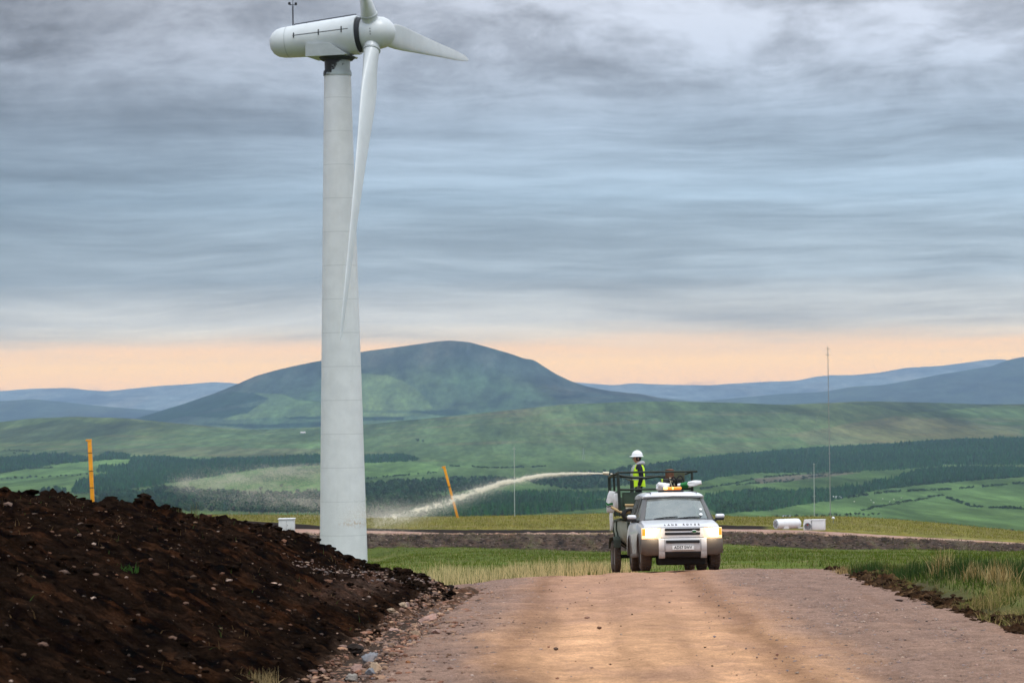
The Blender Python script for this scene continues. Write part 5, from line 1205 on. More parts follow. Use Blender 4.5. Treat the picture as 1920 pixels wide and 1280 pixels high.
def pylon():
    P = on_valley(1094, 862); T = empty('lattice_pylon', P, 'faint lattice power pylon far across the moor left of the worker', 'pylon')
    m = MB(); h = 26
    for sx, sy in ((-1, -1), (1, -1), (1, 1), (-1, 1)): m = MB(); m.tube([(sx*2.6, sy*2.6, 0), (sx*.9, sy*.9, h*.6), (sx*.3, sy*.3, h)], .22, 4).build('leg', M_gal, T)
    for f, w in ((.62, 4.2), (.76, 4.8), (.9, 3.8)): MB().tube([(-w, 0, h*f), (w, 0, h*f)], .22, 4).build('crossarm', M_gal, T)
    for f0, f1 in ((0, .2), (.2, .4), (.4, .6)):
        a, b = 2.6-1.7*f0/.6, 2.6-1.7*f1/.6; MB().tube([(-a, -a, h*f0), (b, -b, h*f1)], .14, 4).build('brace', M_gal, T); MB().tube([(a, -a, h*f0), (-b, -b, h*f1)], .14, 4).build('brace', M_gal, T)
pylon()
def sheep_proto():
    mb = MB(); w = []
    mb.lathe([(-.55, .05), (-.5, .25), (-.25, .36), (.15, .37), (.42, .28), (.52, .12), (.54, .02)], (0, 0, .68), (1, 0, 0), 14)
    for x in (-.34, .30):
        for y in (-.15, .15): mb.tube([(x, y, .5), (x+.02, y, .25), (x, y, 0)], [.08, .05, .05], 6)
    mb.tube([(.42, 0, .8), (.6, 0, .98), (.78, 0, .92)], [.13, .11, .06], 8)
    for y in (-.1, .1): mb.tube([(.6, y, 1.0), (.58, y*1.9, 1.0)], [.04, .02], 5)
    o = mb.build('sheep', pmat('fleece', (.7, .68, .6), .95, 0, .08, 4), None, 60); return o
def flock():
    pr = sheep_proto(); first = True
    for px, py in ((1602, 941), (1633, 938), (1638, 943), (1655, 936), (1668, 941), (1676, 937), (1684, 940), (1690, 934)):
        P = on_valley(px, py)
        if P is None: continue
        o = pr if first else pr.copy()
        if not first: C.objects.link(o)
        first = False; o.location = P; o.rotation_euler = (0, 0, RS.uniform(0, 6.28)); o.scale = (1.5,)*3
        tagp(o, 'tiny white sheep grazing the green hillside pasture right of the barn', 'sheep', 'sheep on the pasture')
flock()

# ------------------------------------------------------------------ woods
def unit_conifer(k):
    rs = np.random.RandomState(100+k); n = 7; V = []; Fc = []
    prof = [(.04, .10), (.10, 1.0), (.30, .52), (.33, .80), (.52, .38), (.55, .60), (.74, .24), (.77, .36), (1.0, .01)]
    for z, r in prof:
        for q in range(n):
            a = 2*math.pi*(q+rs.rand()*.5)/n; rr = r*(0.75+.5*rs.rand()); V.append((rr*math.cos(a), rr*math.sin(a), z+rs.uniform(-.02, .02)))
    for i in range(len(prof)-1):
        for q in range(n): Fc.append((i*n+q, i*n+(q+1) % n, (i+1)*n+(q+1) % n, (i+1)*n+q))
    return np.array(V), np.array(Fc)
def unit_broadleaf(k):
    """crown of loose leaf clumps on a short trunk, unit height"""
    rs = np.random.RandomState(200+k); V = []; Fc = []
    cl = [(rs.uniform(-.28, .28), rs.uniform(-.28, .28), rs.uniform(.35, .82), rs.uniform(.16, .26)) for _ in range(7)]
    for cx, cy, cz, cr in cl:
        for _ in range(26):
            d = rs.randn(3); d /= np.linalg.norm(d); p = np.array([cx, cy, cz])+d*cr*(.55+.5*rs.rand()); e1 = rs.randn(3); e1 /= np.linalg.norm(e1); e2 = np.cross(e1, d); e2 /= max(np.linalg.norm(e2), 1e-3); s = rs.uniform(.05, .10)
            b = len(V); V += [p+e1*s, p+e2*s, p-e1*s, p-e2*s+d*s*.4]; Fc.append((b, b+1, b+2, b+3))
    b = len(V)
    for z, r in ((0, .05), (.5, .03)):
        for q in range(4): V.append((r*math.cos(q*1.57), r*math.sin(q*1.57), z))
    for q in range(4): Fc.append((b+q, b+(q+1) % 4, b+4+(q+1) % 4, b+4+q))
    return np.array(V), np.array(Fc)
CON = [unit_conifer(k) for k in range(8)]; BRO = [unit_broadleaf(k) for k in range(8)]
def scatter_mesh(name, protos, P, size, wid, mat, cols, seed=0):
    rs = np.random.RandomState(seed); Vs = []; Fs = []; Cs = []; b = 0
    kinds = rs.randint(0, len(protos), len(P))
    for k, (V, Fc) in enumerate(protos):
        ii = np.where(kinds == k)[0]
        if len(ii) == 0: continue
        a = rs.rand(len(ii))*6.28; ca, sa = np.cos(a), np.sin(a)
        X = V[None, :, 0]*ca[:, None]-V[None, :, 1]*sa[:, None]; Y = V[None, :, 0]*sa[:, None]+V[None, :, 1]*ca[:, None]
        Q = np.stack([X*wid[ii, None], Y*wid[ii, None], np.broadcast_to(V[None, :, 2], X.shape)*size[ii, None]], -1)+P[ii, None, :]
        Vs.append(Q.reshape(-1, 3)); Fs.append((Fc[None]+(b+np.arange(len(ii))*len(V))[:, None, None]).reshape(-1, Fc.shape[1])); b += len(ii)*len(V)
        Cs.append(np.repeat(cols[ii], len(V), 0))
    return np_mesh(name, np.concatenate(Vs), np.concatenate(Fs), mat, None, False, np.concatenate(Cs))
M_leaf = colmat('far_foliage', ((0.05, 0.25), (0.5, 0.2)), 0, 1)
def poly_points(polys, per, rs):
    out = []
    for p in polys:
        a = np.array(p); x0, y0 = a.min(0); x1, y1 = a.max(0); x0 = max(x0, -180); x1 = min(x1, 2100)
        n = int((x1-x0)*(y1-y0)/per); px = rs.uniform(x0, x1, n); py = rs.uniform(y0, y1, n); m = inside(px, py, a)
        out.append(np.stack([px[m], py[m]], -1))
    return np.concatenate(out)
def woods():
    rs = np.random.RandomState(31)
    q = poly_points(conifer_woods, 4.2, rs); P = [on_valley(x, y+2) for x, y in q]; P = np.array([p for p in P if p is not None]); P[:, 2] -= .6
    n = len(P); size = rs.uniform(4.5, 8.5, n)*(1+.35*(fbm(P[:, 0]*.004, P[:, 1]*.002, 3, .5, 11) > .1)); cols = np.array([.024, .066, .022])*(rs.uniform(.72, 1.3, (n, 1)))*(1+.5*fbm(P[:, 0]*.003, P[:, 1]*.0015, 4, .5, 12))[:, None]*(1+.12*rs.randn(n, 3))
    o = scatter_mesh('conifer_plantation', CON, P, size, size*rs.uniform(.22, .34, n), M_leaf, np.clip(cols, .008, 1), 1); tagp(o, 'dark conifer plantations covering the valley sides', 'woodland', None, 'stuff')
    q = poly_points(mixed_woods, 9.0, rs); P = [on_valley(x, y+2) for x, y in q]; P = np.array([p for p in P if p is not None]); P[:, 2] -= .6
    n = len(P); size = rs.uniform(4.0, 8.5, n); cols = np.array([.036, .074, .028])*(rs.uniform(.55, 1.5, (n, 1)))*(1+.12*rs.randn(n, 3))
    o = scatter_mesh('mixed_woodland', BRO, P, size, size*rs.uniform(.7, 1.1, n), M_leaf, np.clip(cols, .01, 1), 2); tagp(o, 'mixed broadleaf woodland scattered along the valley bottom', 'woodland', None, 'stuff')
woods()
def hedges():
    rs = np.random.RandomState(44); L = [Z5([(100,835),(300,800),(420,772)]), Z5([(560,795),(700,770),(900,742)]), Z5([(430,770),(700,748),(1000,735)]), Z5([(900,885),(1150,850),(1500,835),(1920,800)]), Z5([(1480,880),(1620,930),(1760,940),(1920,945)]), Z5([(1100,835),(1500,790),(1900,765)]),
        Z3([(0,742),(140,718),(300,712)]), Z3([(290,690),(560,668),(720,655)]), Z3([(370,862),(560,852),(780,836)]), Z4([(140,775),(300,760),(540,740)]), Z4([(560,700),(900,715),(1150,705)]), Z3([(20,612),(170,622)]), Z4([(1230,868),(1500,850)]), Z5([(300,810),(560,790)])]
    P = []
    for pl in L:
        for (x0, y0), (x1, y1) in zip(pl[:-1], pl[1:]):
            n = int(math.hypot(x1-x0, (y1-y0)*4)/2.2)
            for f in (np.arange(n)+rs.rand(n))/max(n, 1):
                if perlin(np.array([(x0+f*(x1-x0))*.05]), np.array([y0*.7]))[0] > -.25:
                    q = on_valley(x0+f*(x1-x0), y0+f*(y1-y0)+.4*rs.randn())
                    if q is not None: P.append(q)
    P = np.array(P); n = len(P); size = rs.uniform(1.8, 4.5, n); cols = np.array([.03, .058, .024])*rs.uniform(.5, 1.4, (n, 1))
    o = scatter_mesh('field_hedges', BRO, P, size, size*rs.uniform(.9, 1.5, n), M_leaf, cols, 3); tagp(o, 'low hedges and scrub lining the valley field edges', 'hedge', None, 'stuff')
hedges()
# trees that stand by themselves or in a hedge line
M_bark = pmat('tree_bark', (.06, .045, .03), .9, 0, .2, 1)
def tree_proto(k, broad=True):
    rs = np.random.RandomState(300+k); T = bpy.data.objects.new('tree', None); C.objects.link(T); T.empty_display_size = 1
    V = []; Fc = []; nc = 9
    cl = [(rs.uniform(-.34, .34), rs.uniform(-.3, .3), rs.uniform(.34, .80), rs.uniform(.13, .24)) for _ in range(nc)]
    for cx, cy, cz, cr in cl:
        for _ in range(60):
            d = rs.randn(3); d /= np.linalg.norm(d); p = np.array([cx, cy, cz])+d*cr*(.4+.65*rs.rand()); e1 = rs.randn(3); e1 /= np.linalg.norm(e1); e2 = np.cross(e1, rs.randn(3)); e2 /= np.linalg.norm(e2); s = rs.uniform(.025, .06)
            b = len(V); V += [p+e1*s, p+e2*s, p-e1*s, p-e2*s]; Fc.append((b, b+1, b+2, b+3))
    c = np.array([.045, .075, .032])*rs.uniform(.7, 1.25)
    cols = np.repeat(c[None]*rs.uniform(.6, 1.4, (len(Fc), 1)), 4, 0)
    np_mesh('crown', V, Fc, M_leaf, T, False, cols)
    t = MB(); t.tube([(0, 0, -.05), (.01, 0, .25), (0, .01, .6)], [.04, .03, .012], 6)
    for cx, cy, cz, cr in cl[:5]: t.tube([(.005, 0, .25), (cx*.6, cy*.6, cz*.75), (cx, cy, cz)], [.018, .012, .005], 5)
    t.build('trunk', M_bark, T); return T
protos = [tree_proto(k) for k in range(6)]; used = [False]*6
def tree(px, py, hpx, label, group, wk=1.0):
    P = on_valley(px, py)
    if P is None: return
    k = RS.randint(6); T = protos[k]
    if used[k]: T = copy_tree(protos[k])
    used[k] = True; h = .72*hpx*P[1]/F
    T.location = (P[0], P[1], P[2]-.3); T.rotation_euler = (0, 0, RS.uniform(0, 6.28)); T.scale = (h*wk, h*wk, h); tagp(T, label, 'tree', group)
for i, f in enumerate(np.linspace(0, 1, 36)):
    tree(1617+f*150+RS.uniform(-3, 3), 957-f*28+RS.uniform(-1, 1), RS.uniform(5, 9.5), 'low tree in the hedgerow climbing across the bright green pasture', 'hedgerow trees across the right pasture', 1.8)
for i, f in enumerate(np.linspace(0, 1, 18)):
    tree(5+f*158+RS.uniform(-4, 4), 899-f*8+RS.uniform(-1, 1), RS.uniform(5, 9), 'bushy tree in the field hedge near the left orange post', 'hedge trees in the left fields', 1.3)
for i, f in enumerate(np.linspace(0, 1, 16)):
    tree(1378+f*210+RS.uniform(-6, 6), 909-f*22+RS.uniform(-2, 2), RS.uniform(3.5, 7), 'small bush dotted along the field edge above the right wood', 'bushes on the upper field edge', 1.4)
for i, f in enumerate(np.linspace(0, 1, 22)):
    tree(1458+f*190+RS.uniform(-3, 3), 971-f*6+RS.uniform(-1, 1), RS.uniform(6, 11), 'round tree peeping over the brow behind the white drum and cabinet', 'trees just beyond the right brow', 1.2)
for px, py, h in ((1345, 990, 15), (1362, 991, 10), (1392, 989, 22), (1405, 990, 25), (1418, 989, 19), (1430, 990, 15)):
    tree(px, py-6, h, 'rounded dark tree standing beyond the brow right of the car', 'trees right of the car', 1.1)
for px, py, h, l in ((27, 852, 9, 'lone round tree on the moor edge at the far left'), (47, 854, 6, 'low bush beside the lone moor tree at far left'), (783, 828, 10, 'dark tree alone on the moor right of the tower'), (793, 829, 8, 'lower companion of the lone dark moor tree')):
    tree(px, py, h, l, None, 1.1)
for i in range(14):
    tree(690+RS.uniform(0, 330), 912+RS.uniform(-8, 30), RS.uniform(11, 18), 'dark broadleaf tree standing in the valley behind the spray jet', 'valley trees behind the spray jet', .9)
for i in range(16):
    tree(300+RS.uniform(0, 300), 925+RS.uniform(-15, 20), RS.uniform(9, 15), 'broadleaf tree in the valley dimmed by drifting spray', 'valley trees behind the drifting spray', 1.0)
for i in range(10):
    tree(1760+RS.uniform(-8, 160), 1000+RS.uniform(-6, 3), RS.uniform(6, 11), 'dark tree beyond the sloping grass at the lower right edge', 'trees at the right edge', 1.1)
for k in range(6):
    if not used[k]:
        for ch in list(protos[k].children): bpy.data.objects.remove(ch)
        bpy.data.objects.remove(protos[k])

# ------------------------------------------------------------------ grass, rushes
M_blade = colmat('grass_blades', ((3, 0.12),), 0, 1, spec=0.0)
def _thin_leaf():                       # grass lets light through
    nt = M_blade.node_tree; b = nt.nodes['Principled BSDF']; src = b.inputs['Base Color'].links[0].from_socket
    d = nt.nodes.new('ShaderNodeBsdfDiffuse'); t_ = nt.nodes.new('ShaderNodeBsdfTranslucent'); m_ = nt.nodes.new('ShaderNodeMixShader'); m_.inputs[0].default_value = 0.5
    nt.links.new(src, d.inputs['Color']); nt.links.new(src, t_.inputs['Color']); nt.links.new(d.outputs[0], m_.inputs[1]); nt.links.new(t_.outputs[0], m_.inputs[2])
    nt.links.new(m_.outputs[0], [n for n in nt.nodes if n.type == 'OUTPUT_MATERIAL'][0].inputs['Surface']); nt.nodes.remove(b)
_thin_leaf()
def blades(name, P, H, lean, wid, cols, rs, segs=2, droop=0.35):
    """P (n,3) roots, H heights: tapered bent blades of `segs` quads"""
    n = len(P); a = rs.rand(n)*6.28; b = rs.rand(n)*6.28; L_ = lean*np.abs(rs.randn(n))
    V = []; 
    for k in range(segs+1):
        f = k/segs; c_ = P+np.stack([np.cos(b)*L_*H*f**1.7, np.sin(b)*L_*H*f**1.7, H*f*(1-droop*L_*f)], -1)
        w = wid*(1-.92*f); d = np.stack([np.cos(a)*w, np.sin(a)*w*.4, np.zeros(n)], -1); V += [c_-d, c_+d]
    V = np.stack(V, 1); m = 2*(segs+1); base = (np.arange(n)*m)[:, None]
    Fq = np.concatenate([base+np.array([2*k, 2*k+1, 2*k+3, 2*k+2]) for k in range(segs)], 0)
    C_ = np.repeat(cols, m, 0)
    return np_mesh(name, V.reshape(-1, 3), Fq, M_blade, None, False, np.clip(C_, .005, 1))
def ground_pts(n, x0, x1, Y0, Y1, rs):
    """points uniform in the frame's wedge between two distances"""
    Y = np.sqrt(rs.uniform(Y0**2, Y1**2, n)); t = rs.uniform(x0, x1, n); x = t*Y
    return np.stack([x, Y, zground(x, Y)], -1)
def grasses():
    rs = np.random.RandomState(77); G1 = np.array([.092, .125, .014]); STR = np.array([.50, .41, .20]); DG = np.array([.07, .115, .02])
    # short meadow beyond the crest
    P = ground_pts(120000, -.2, .2, 70, 262, rs); m = fbm(P[:, 0]*.25, P[:, 1]*.08, 3, .5, 90)+.35*rs.randn(len(P)); P = P[m > -.1]; n = len(P)
    off = (P[:, 0] > 2.3) & (P[:, 0] < 5.3) & (P[:, 1] < 79) | (P[:, 1] < 71) & (P[:, 0] > toe(P[:, 1])) & (P[:, 0] < redge(P[:, 1])); P = P[~off]; n = len(P)
    H = rs.uniform(.05, .16, n)*(1+.8*(fbm(P[:, 0]*.2, P[:, 1]*.06, 3, .5, 91) > .15)); c = np.where(rs.rand(n)[:, None] < .1, STR*.6, G1*rs.uniform(.6, 1.5, (n, 1)))
    o = blades('meadow_grass', P, H, .5, .006+.00006*P[:, 1], c, rs); tagp(o, 'short green meadow grass beyond the road crest', 'grass', None, 'stuff')
    # upper grass on the brow
    P = ground_pts(45000, -.2, .2, 282, 328, rs); n = len(P); H = rs.uniform(.1, .32, n); c = np.where(rs.rand(n)[:, None] < .3, STR*.7, np.array([.16, .155, .022])*rs.uniform(.6, 1.4, (n, 1)))
    o = blades('brow_grass', P, H, .5, .02, c, rs); tagp(o, 'olive tussock grass on the brow of the hill', 'grass', None, 'stuff')
    # weeds on the road bank
    P = ground_pts(16000, -.2, .2, 262, 270, rs); n = len(P); m = fbm(P[:, 0]*.3, P[:, 1]*.3, 3, .5, 92) > -.02; P = P[m]; n = len(P); c = np.where(rs.rand(n)[:, None] < .5, np.array([.075, .06, .035]), np.array([.09, .1, .035])*rs.uniform(.5, 1.5, (n, 1)))
    o = blades('bank_weeds', P, rs.uniform(.08, .3, n), .8, .02, c, rs); tagp(o, 'thin weeds and roots on the far road bank', 'weeds', None, 'stuff')
    # pale long grass just over the crest left of the car
    n = 40000; px = rs.uniform(700, 1190, n); Y = rs.uniform(68, 86, n); t = (px-960)/F; x = t*Y
    dens = fbm(x*.9, Y*.35, 3, .55, 93)+.25*rs.randn(n); k = (dens > -.05) & ~((x > 2.2) & (Y < 80)); x, Y, px = x[k], Y[k], px[k]; n = len(x)
    zc = zground(x, Y); yv = 1090-(px-860)*.085
    H = np.clip(rs.uniform(.28, .66, n)*(.8+.6*fbm(x*.8, Y*.3, 3, .5, 94)), .15, .8); H *= np.interp(px, [730, 800, 1000, 1190], [.75, 1.0, .95, .8])
    lt = rs.rand(n)[:, None]; c = np.where(lt < .78, STR*1.25*rs.uniform(.75, 1.3, (n, 1)), np.where(lt < .92, G1*rs.uniform(.8, 1.4, (n, 1)), DG))
    o = blades('pale_rough_grass', np.stack([x, Y, zc], -1), H, .28, .011, c, rs, 3); tagp(o, 'pale bleached rough grass fringe just over the crest left of the car', 'grass', None, 'stuff')
    # dark rushes and grass right of the road
    n = 60000; Y = np.sqrt(rs.uniform(36**2, 84**2, n)); x = redge(Y)+.75+rs.uniform(0, 8.5, n); d = fbm(x*.55, Y*.3, 4, .55, 95)+.22*rs.randn(n); k = (d > -.08) & (rs.rand(n) < np.maximum(sst(.7, 4.0, x-redge(Y)), 1-sst(52, 66, Y))); x, Y, d = x[k], Y[k], d[k]; n = len(x)
    H = rs.uniform(.05, .23, n); c = np.where(rs.rand(n)[:, None] < .18, STR*.6*rs.uniform(.6, 1.2, (n, 1)), np.array([.068, .098, .02])*rs.uniform(.55, 1.5, (n, 1)))
    o = blades('roadside_grass', np.stack([x, Y, zground(x, Y)+.02], -1), H, .55, .010, c, rs, 2); tagp(o, 'green roadside grass right of the gravel road', 'grass', None, 'stuff')
    # turf tufts in the verge of torn peat
    X, YY, Z = MOUND['vz']; n = 34000; j = rs.randint(0, X.shape[0], n); i = np.clip((rs.beta(3, 1.5, n)*X.shape[1]).astype(int), 0, X.shape[1]-1); P = np.stack([X[j, i], YY[j, i], Z[j, i]-.01], -1)
    wv = i/X.shape[1]; k = (fbm(P[:, 0]*1.5, P[:, 1]*.8, 3, .5, 96)+.7*(wv-.62) > -.04); P = P[k]; wv = wv[k]; n = len(P); c = np.where(rs.rand(n)[:, None] < np.interp(wv, [.3, .9], [.8, .3])[:, None], np.array([.2, .14, .06])*rs.uniform(.5, 1.5, (n, 1)), np.array([.09, .13, .022])*rs.uniform(.5, 1.4, (n, 1)))
    o = blades('verge_turf', P, rs.uniform(.05, .2, n)*np.interp(wv, [.3, .9], [.6, 1.2]), .9, .006, c, rs, 2, .5); tagp(o, 'ragged turf and roots sticking out of the torn verge', 'turf', None, 'stuff')
    # wisps on the peat bank
    n = 2600; cy = rs.uniform(20, 58, n); cu = rs.uniform(.6, 10, n); x = toe(cy)-cu; k = fbm(x*.9, cy*.4, 3, .5, 97) > .12; x, cy = x[k], cy[k]; n = len(x)
    c = np.where(rs.rand(n)[:, None] < .7, np.array([.12, .075, .035])*rs.uniform(.5, 1.5, (n, 1)), np.array([.05, .08, .02]))
    o = blades('bank_wisps', np.stack([x, cy, mound_at(x, cy)], -1), rs.uniform(.04, .14, n), 1.1, .006, c, rs, 2, .5); tagp(o, 'dead roots and wisps of grass in the peat bank', 'roots', None, 'stuff')
grasses()
def clump(name, px, Y, n, h, spread, cols, label, group, lean=.3, seed=0, wid=.009, cat='rushes', direction=None, zf=None):
    rs = np.random.RandomState(seed); x = at(px, 1060, Y)[0]; zb = float(zground(x, Y)) if zf is None else zf(x, Y)
    P = np.stack([x+spread*np.clip(rs.randn(n), -1.8, 1.8)*.5, Y+spread*np.clip(rs.randn(n), -1.8, 1.8)*.5, np.full(n, zb-.03)], -1); c = np.array(cols)[rs.randint(0, len(cols), n)]*rs.uniform(.6, 1.35, (n, 1))
    if direction is not None: P0 = P.copy()
    o = blades(name, P-np.array([x, Y, zb]), h*rs.uniform(.5, 1.05, n), lean, wid, c, rs, 3)
    o.location = (x, Y, zb); tagp(o, label, cat, group); return o
DGc = [(.045, .08, .022), (.06, .1, .028), (.035, .06, .02)]; STc = [(.55, .42, .2), (.42, .29, .12), (.3, .2, .08)]
for i, (px, Y, h, sp) in enumerate(((1622, 60, .48, .35), (1640, 62, .4, .3), (1690, 57, .36, .5), (1706, 58, .4, .4), (1742, 55, .5, .5), (1800, 52, .62, .55), (1826, 53, .5, .45), (1868, 50, .55, .55), (1893, 51, .5, .5), (1912, 49, .6, .5), (1850, 55, .45, .5))):
    clump('rush_clump', px, Y, 260, h*.98, sp, DGc, 'upright dark green rush clump growing right of the road', 'dark rush clumps right of the road', .22, 400+i)
for i, (px, Y, h, sp) in enumerate(((1583, 61, .38, .12), (1766, 54, .66, .22), (1776, 55, .55, .2), (1824, 50, .45, .18), (1858, 49, .4, .2), (1570, 62, .3, .15), (1880, 48, .55, .3))):
    clump('dead_rush_clump', px, Y, 120, h, sp, STc, 'straw coloured dead rush clump right of the road', 'straw coloured rush clumps right of the road', .3, 430+i)
for i, (px, py, Y, h) in enumerate(((1870, 1105, 43, .30), (1905, 1100, 44, .30), (1895, 1130, 40.5, .22), (1915, 1140, 39.5, .2))):
    x = at(px, py, Y)[0]; clump('dry_grass_tuft', px, Y, 420, h, .45, [(.42, .32, .13), (.30, .24, .09), (.16, .17, .04)], 'flattened dry yellow grass tuft on the right verge', 'dry tufts on the right verge', 1.0, 460+i, .007, 'grass')
clump('bleached_tuft', 490, 27.5, 90, .22, .16, [(.4, .3, .15), (.3, .22, .1)], 'bleached grass tuft at the bottom edge of the peat bank', None, .6, 481, .006, 'grass', None, lambda x, Y: float(mound_at(x, Y)))
clump('green_tuft', 229, 33, 60, .12, .2, [(.04, .09, .02)], 'little green tuft growing on the dark peat bank', None, .7, 482, .008, 'grass', None, lambda x, Y: float(mound_at(x, Y)))
for i, px in enumerate((338, 366)):
    clump('crest_grass', px, 48.8, 26, .34 if i else .22, .12, [(.1, .13, .04), (.16, .14, .06)], ('tall wisp of grass on the crest of the peat bank' if i else 'short wisp of grass on the crest of the peat bank'), None, .2, 490+i, .006, 'grass', None, lambda x, Y: float(mound_at(x, Y)))

# ------------------------------------------------------------------ stones
def unit_rock(k, sub=1):
    bm = bmesh.new(); bmesh.ops.create_icosphere(bm, subdivisions=sub, radius=1); rs = np.random.RandomState(500+k)
    pl = [rs.randn(3) for _ in range(7)]; pl = [p/np.linalg.norm(p) for p in pl]; off = rs.uniform(.5, .85, 7)
    for v in bm.verts:
        p = np.array(v.co); p *= 1+.12*rs.randn()
        for n_, o_ in zip(pl, off):
            d = p@n_
            if d > o_: p -= n_*(d-o_)
        v.co = p
    bm.verts.index_update(); V = np.array([v.co[:] for v in bm.verts]); Fc = np.array([[v.index for v in f.verts] for f in bm.faces]); bm.free(); return V*np.array([1, .8, .55]), Fc
ROCK = [unit_rock(k) for k in range(10)]
M_stone = colmat('stone', ((9, 0.18), (40, 0.18)), 0.004, 60, .9, hue=.3)
STONEC = np.array([[.30, .21, .18], [.25, .20, .19], [.36, .27, .22], [.19, .16, .15], [.40, .30, .23], [.28, .17, .13]])
def scatter_rocks(name, P, r, cols, seed, label, cat):
    o = scatter_mesh(name, ROCK, P, r, r*np.random.RandomState(seed).uniform(.8, 1.4, len(P)), M_stone, cols, seed); return tagp(o, label, cat, None, 'stuff')
def stones():
    rs = np.random.RandomState(91)
    def cc(n, dark=.0): return STONEC[rs.randint(0, 6, n)]*rs.uniform(.55, 1.25, (n, 1))*(1-dark)
    def zr(x, Y): return zroad(x, Y)
    # loose road stone: right margin, left margin, thin scatter between
    n = 22000; Y = rs.uniform(24, 65, n)**1.0; u = np.concatenate([rs.beta(4, 1.6, int(n*.62)), rs.beta(1.2, 6, int(n*.25)), rs.rand(n-int(n*.62)-int(n*.25))]); rs.shuffle(u)
    x = toe(Y)+u*(redge(Y)-toe(Y))+.05*rs.randn(n); r = .006+.024*rs.rand(n)**4
    nb = fbm(x*.55, Y*.16, 4, .55, 21); k = (rs.rand(n) < np.clip(.03+sst(.56, .72, u+.1*nb)+(1-sst(.1, .28, u+.1*nb)), 0, 1)); x, Y, r, u = x[k], Y[k], r[k], u[k]
    zz = zr(x, Y)+.03*fbm(x*.55, Y*.16, 4, .55, 21); scatter_rocks('road_gravel', np.stack([x, Y, zz-.2*r], -1), r, cc(len(x)), 3, 'loose pink and grey gravel strewn along the road margins', 'gravel')
    # rubble at the foot of the peat bank
    n = 8000; Y = rs.uniform(22, 60, n); u = rs.exponential(.42, n)*np.interp(Y, [45, 58], [1, .6])-.42; x = toe(Y)+u; r = (.009+.055*rs.rand(n)**5)*np.interp(u, [-.2, .3, 1.5], [1.1, 1.2, .8]); z = np.maximum(zr(x, Y)-.06*(u < .05), mound_at(np.minimum(x, toe(Y)+.5), Y))
    scatter_rocks('bank_rubble', np.stack([x, Y, z-.002], -1), r, cc(n, .25)*np.array([1.0, .82, .68]), 4, 'broken stone rubble along the foot of the peat bank', 'rubble')
    # stones lying in the peat
    n = 9000; Y = rs.uniform(18, 58, n); u = rs.uniform(.2, 10.5, n); x = toe(Y)-u; k = (Y < yend(u)) ; x, Y, u = x[k], Y[k], u[k]; n = len(x); r = .004+.040*rs.rand(n)**6
    pale = rs.rand(n) < .10; c = np.where(pale[:, None], np.array([.40, .29, .23])*rs.uniform(.5, 1.2, (n, 1)), cc(n, .6)*np.array([1, .85, .7])); scatter_rocks('bank_stones', np.stack([x, Y, mound_at(x, Y)+.0*r], -1), r, c, 5, 'small pale stones scattered over the dark peat bank', 'stones')
    n = 110; Y = rs.uniform(24, 55, n); u = rs.uniform(.5, 9.5, n); x = toe(Y)-u; k = Y < yend(u)-1; x, Y = x[k], Y[k]; n = len(x); r = .03+.055*rs.rand(n)**2
    scatter_rocks('bank_slabs', np.stack([x, Y, mound_at(x, Y)+.1*r], -1), r, STONEC[rs.randint(0, 6, n)]*rs.uniform(.2, .6, (n, 1))*np.array([1, .82, .65]), 11, 'dirty buff slabs of stone half buried in the peat bank', 'stones')
    # band of stones down the far slope of the bank
    n = 700; f = rs.rand(n); px = 640+f*150+rs.randn(n)*8; Y = 46+f*11+rs.randn(n)*.5; uu = np.interp(f, [0, 1], [2.1, .35])+.14*rs.randn(n); x = toe(Y)-uu; r = .01+.045*rs.rand(n)**4; scatter_rocks('slope_stones', np.stack([x, Y, mound_at(x, Y)+.2*r], -1), r, STONEC[rs.randint(0, 6, n)]*.75*rs.uniform(.5, 1.2, (n, 1)), 6, 'pinkish stones spilling down the far end of the bank', 'stones')
    # clods of peat on bank, verge and road edge
    n = 7000; Y = rs.uniform(18, 58, n); u = rs.uniform(-.1, 10.5, n); x = toe(Y)-u; k = Y < yend(u)+.5; x, Y = x[k], Y[k]; Y2 = rs.uniform(52, 60.5, 900); x2 = toe(Y2)-rs.uniform(-.05, 1.1, 900); u3 = rs.uniform(.3, 9, 900); Y3 = yend(u3)+rs.normal(-.3, .9, 900); x3 = toe(Y3)-u3; x, Y = np.concatenate([x, x2, x3]), np.concatenate([Y, Y2, Y3]); n = len(x); r = .012+.07*rs.rand(n)**5; r[-1800:] = .015+.11*rs.rand(1800)**4
    o = scatter_mesh('peat_clods', ROCK, np.stack([x, Y, mound_at(x, Y)+.2*r], -1), r, r*1.2, bpy.data.materials['peat'], np.array([.011, .007, .0048])*rs.uniform(.5, 2.0, (n, 1)), 7); tagp(o, 'crumbled dark peat clods on the bank', 'clods', None, 'stuff')
    n = 9000; Y = rs.uniform(262, 269.5, n); x = rs.uniform(-.2, .2, n)*Y; r = .03+.11*rs.rand(n)**3
    o = scatter_mesh('bank_clods', ROCK, np.stack([x, Y, zground(x, Y)+.1*r], -1), r, r*1.3, M_stone, np.where(rs.rand(n)[:, None] < .3, np.array([.16, .12, .10]), np.array([.045, .032, .022]))*rs.uniform(.5, 1.5, (n, 1)), 10); tagp(o, 'lumps of earth and stone on the far road bank', 'clods', None, 'stuff')
    X, YY, Z = MOUND['vz']; n = 5200; j = rs.randint(0, X.shape[0], n); i = np.clip((rs.beta(2.5, 4, n)*X.shape[1]).astype(int), 0, X.shape[1]-1); r = .010+.06*rs.rand(n)**4
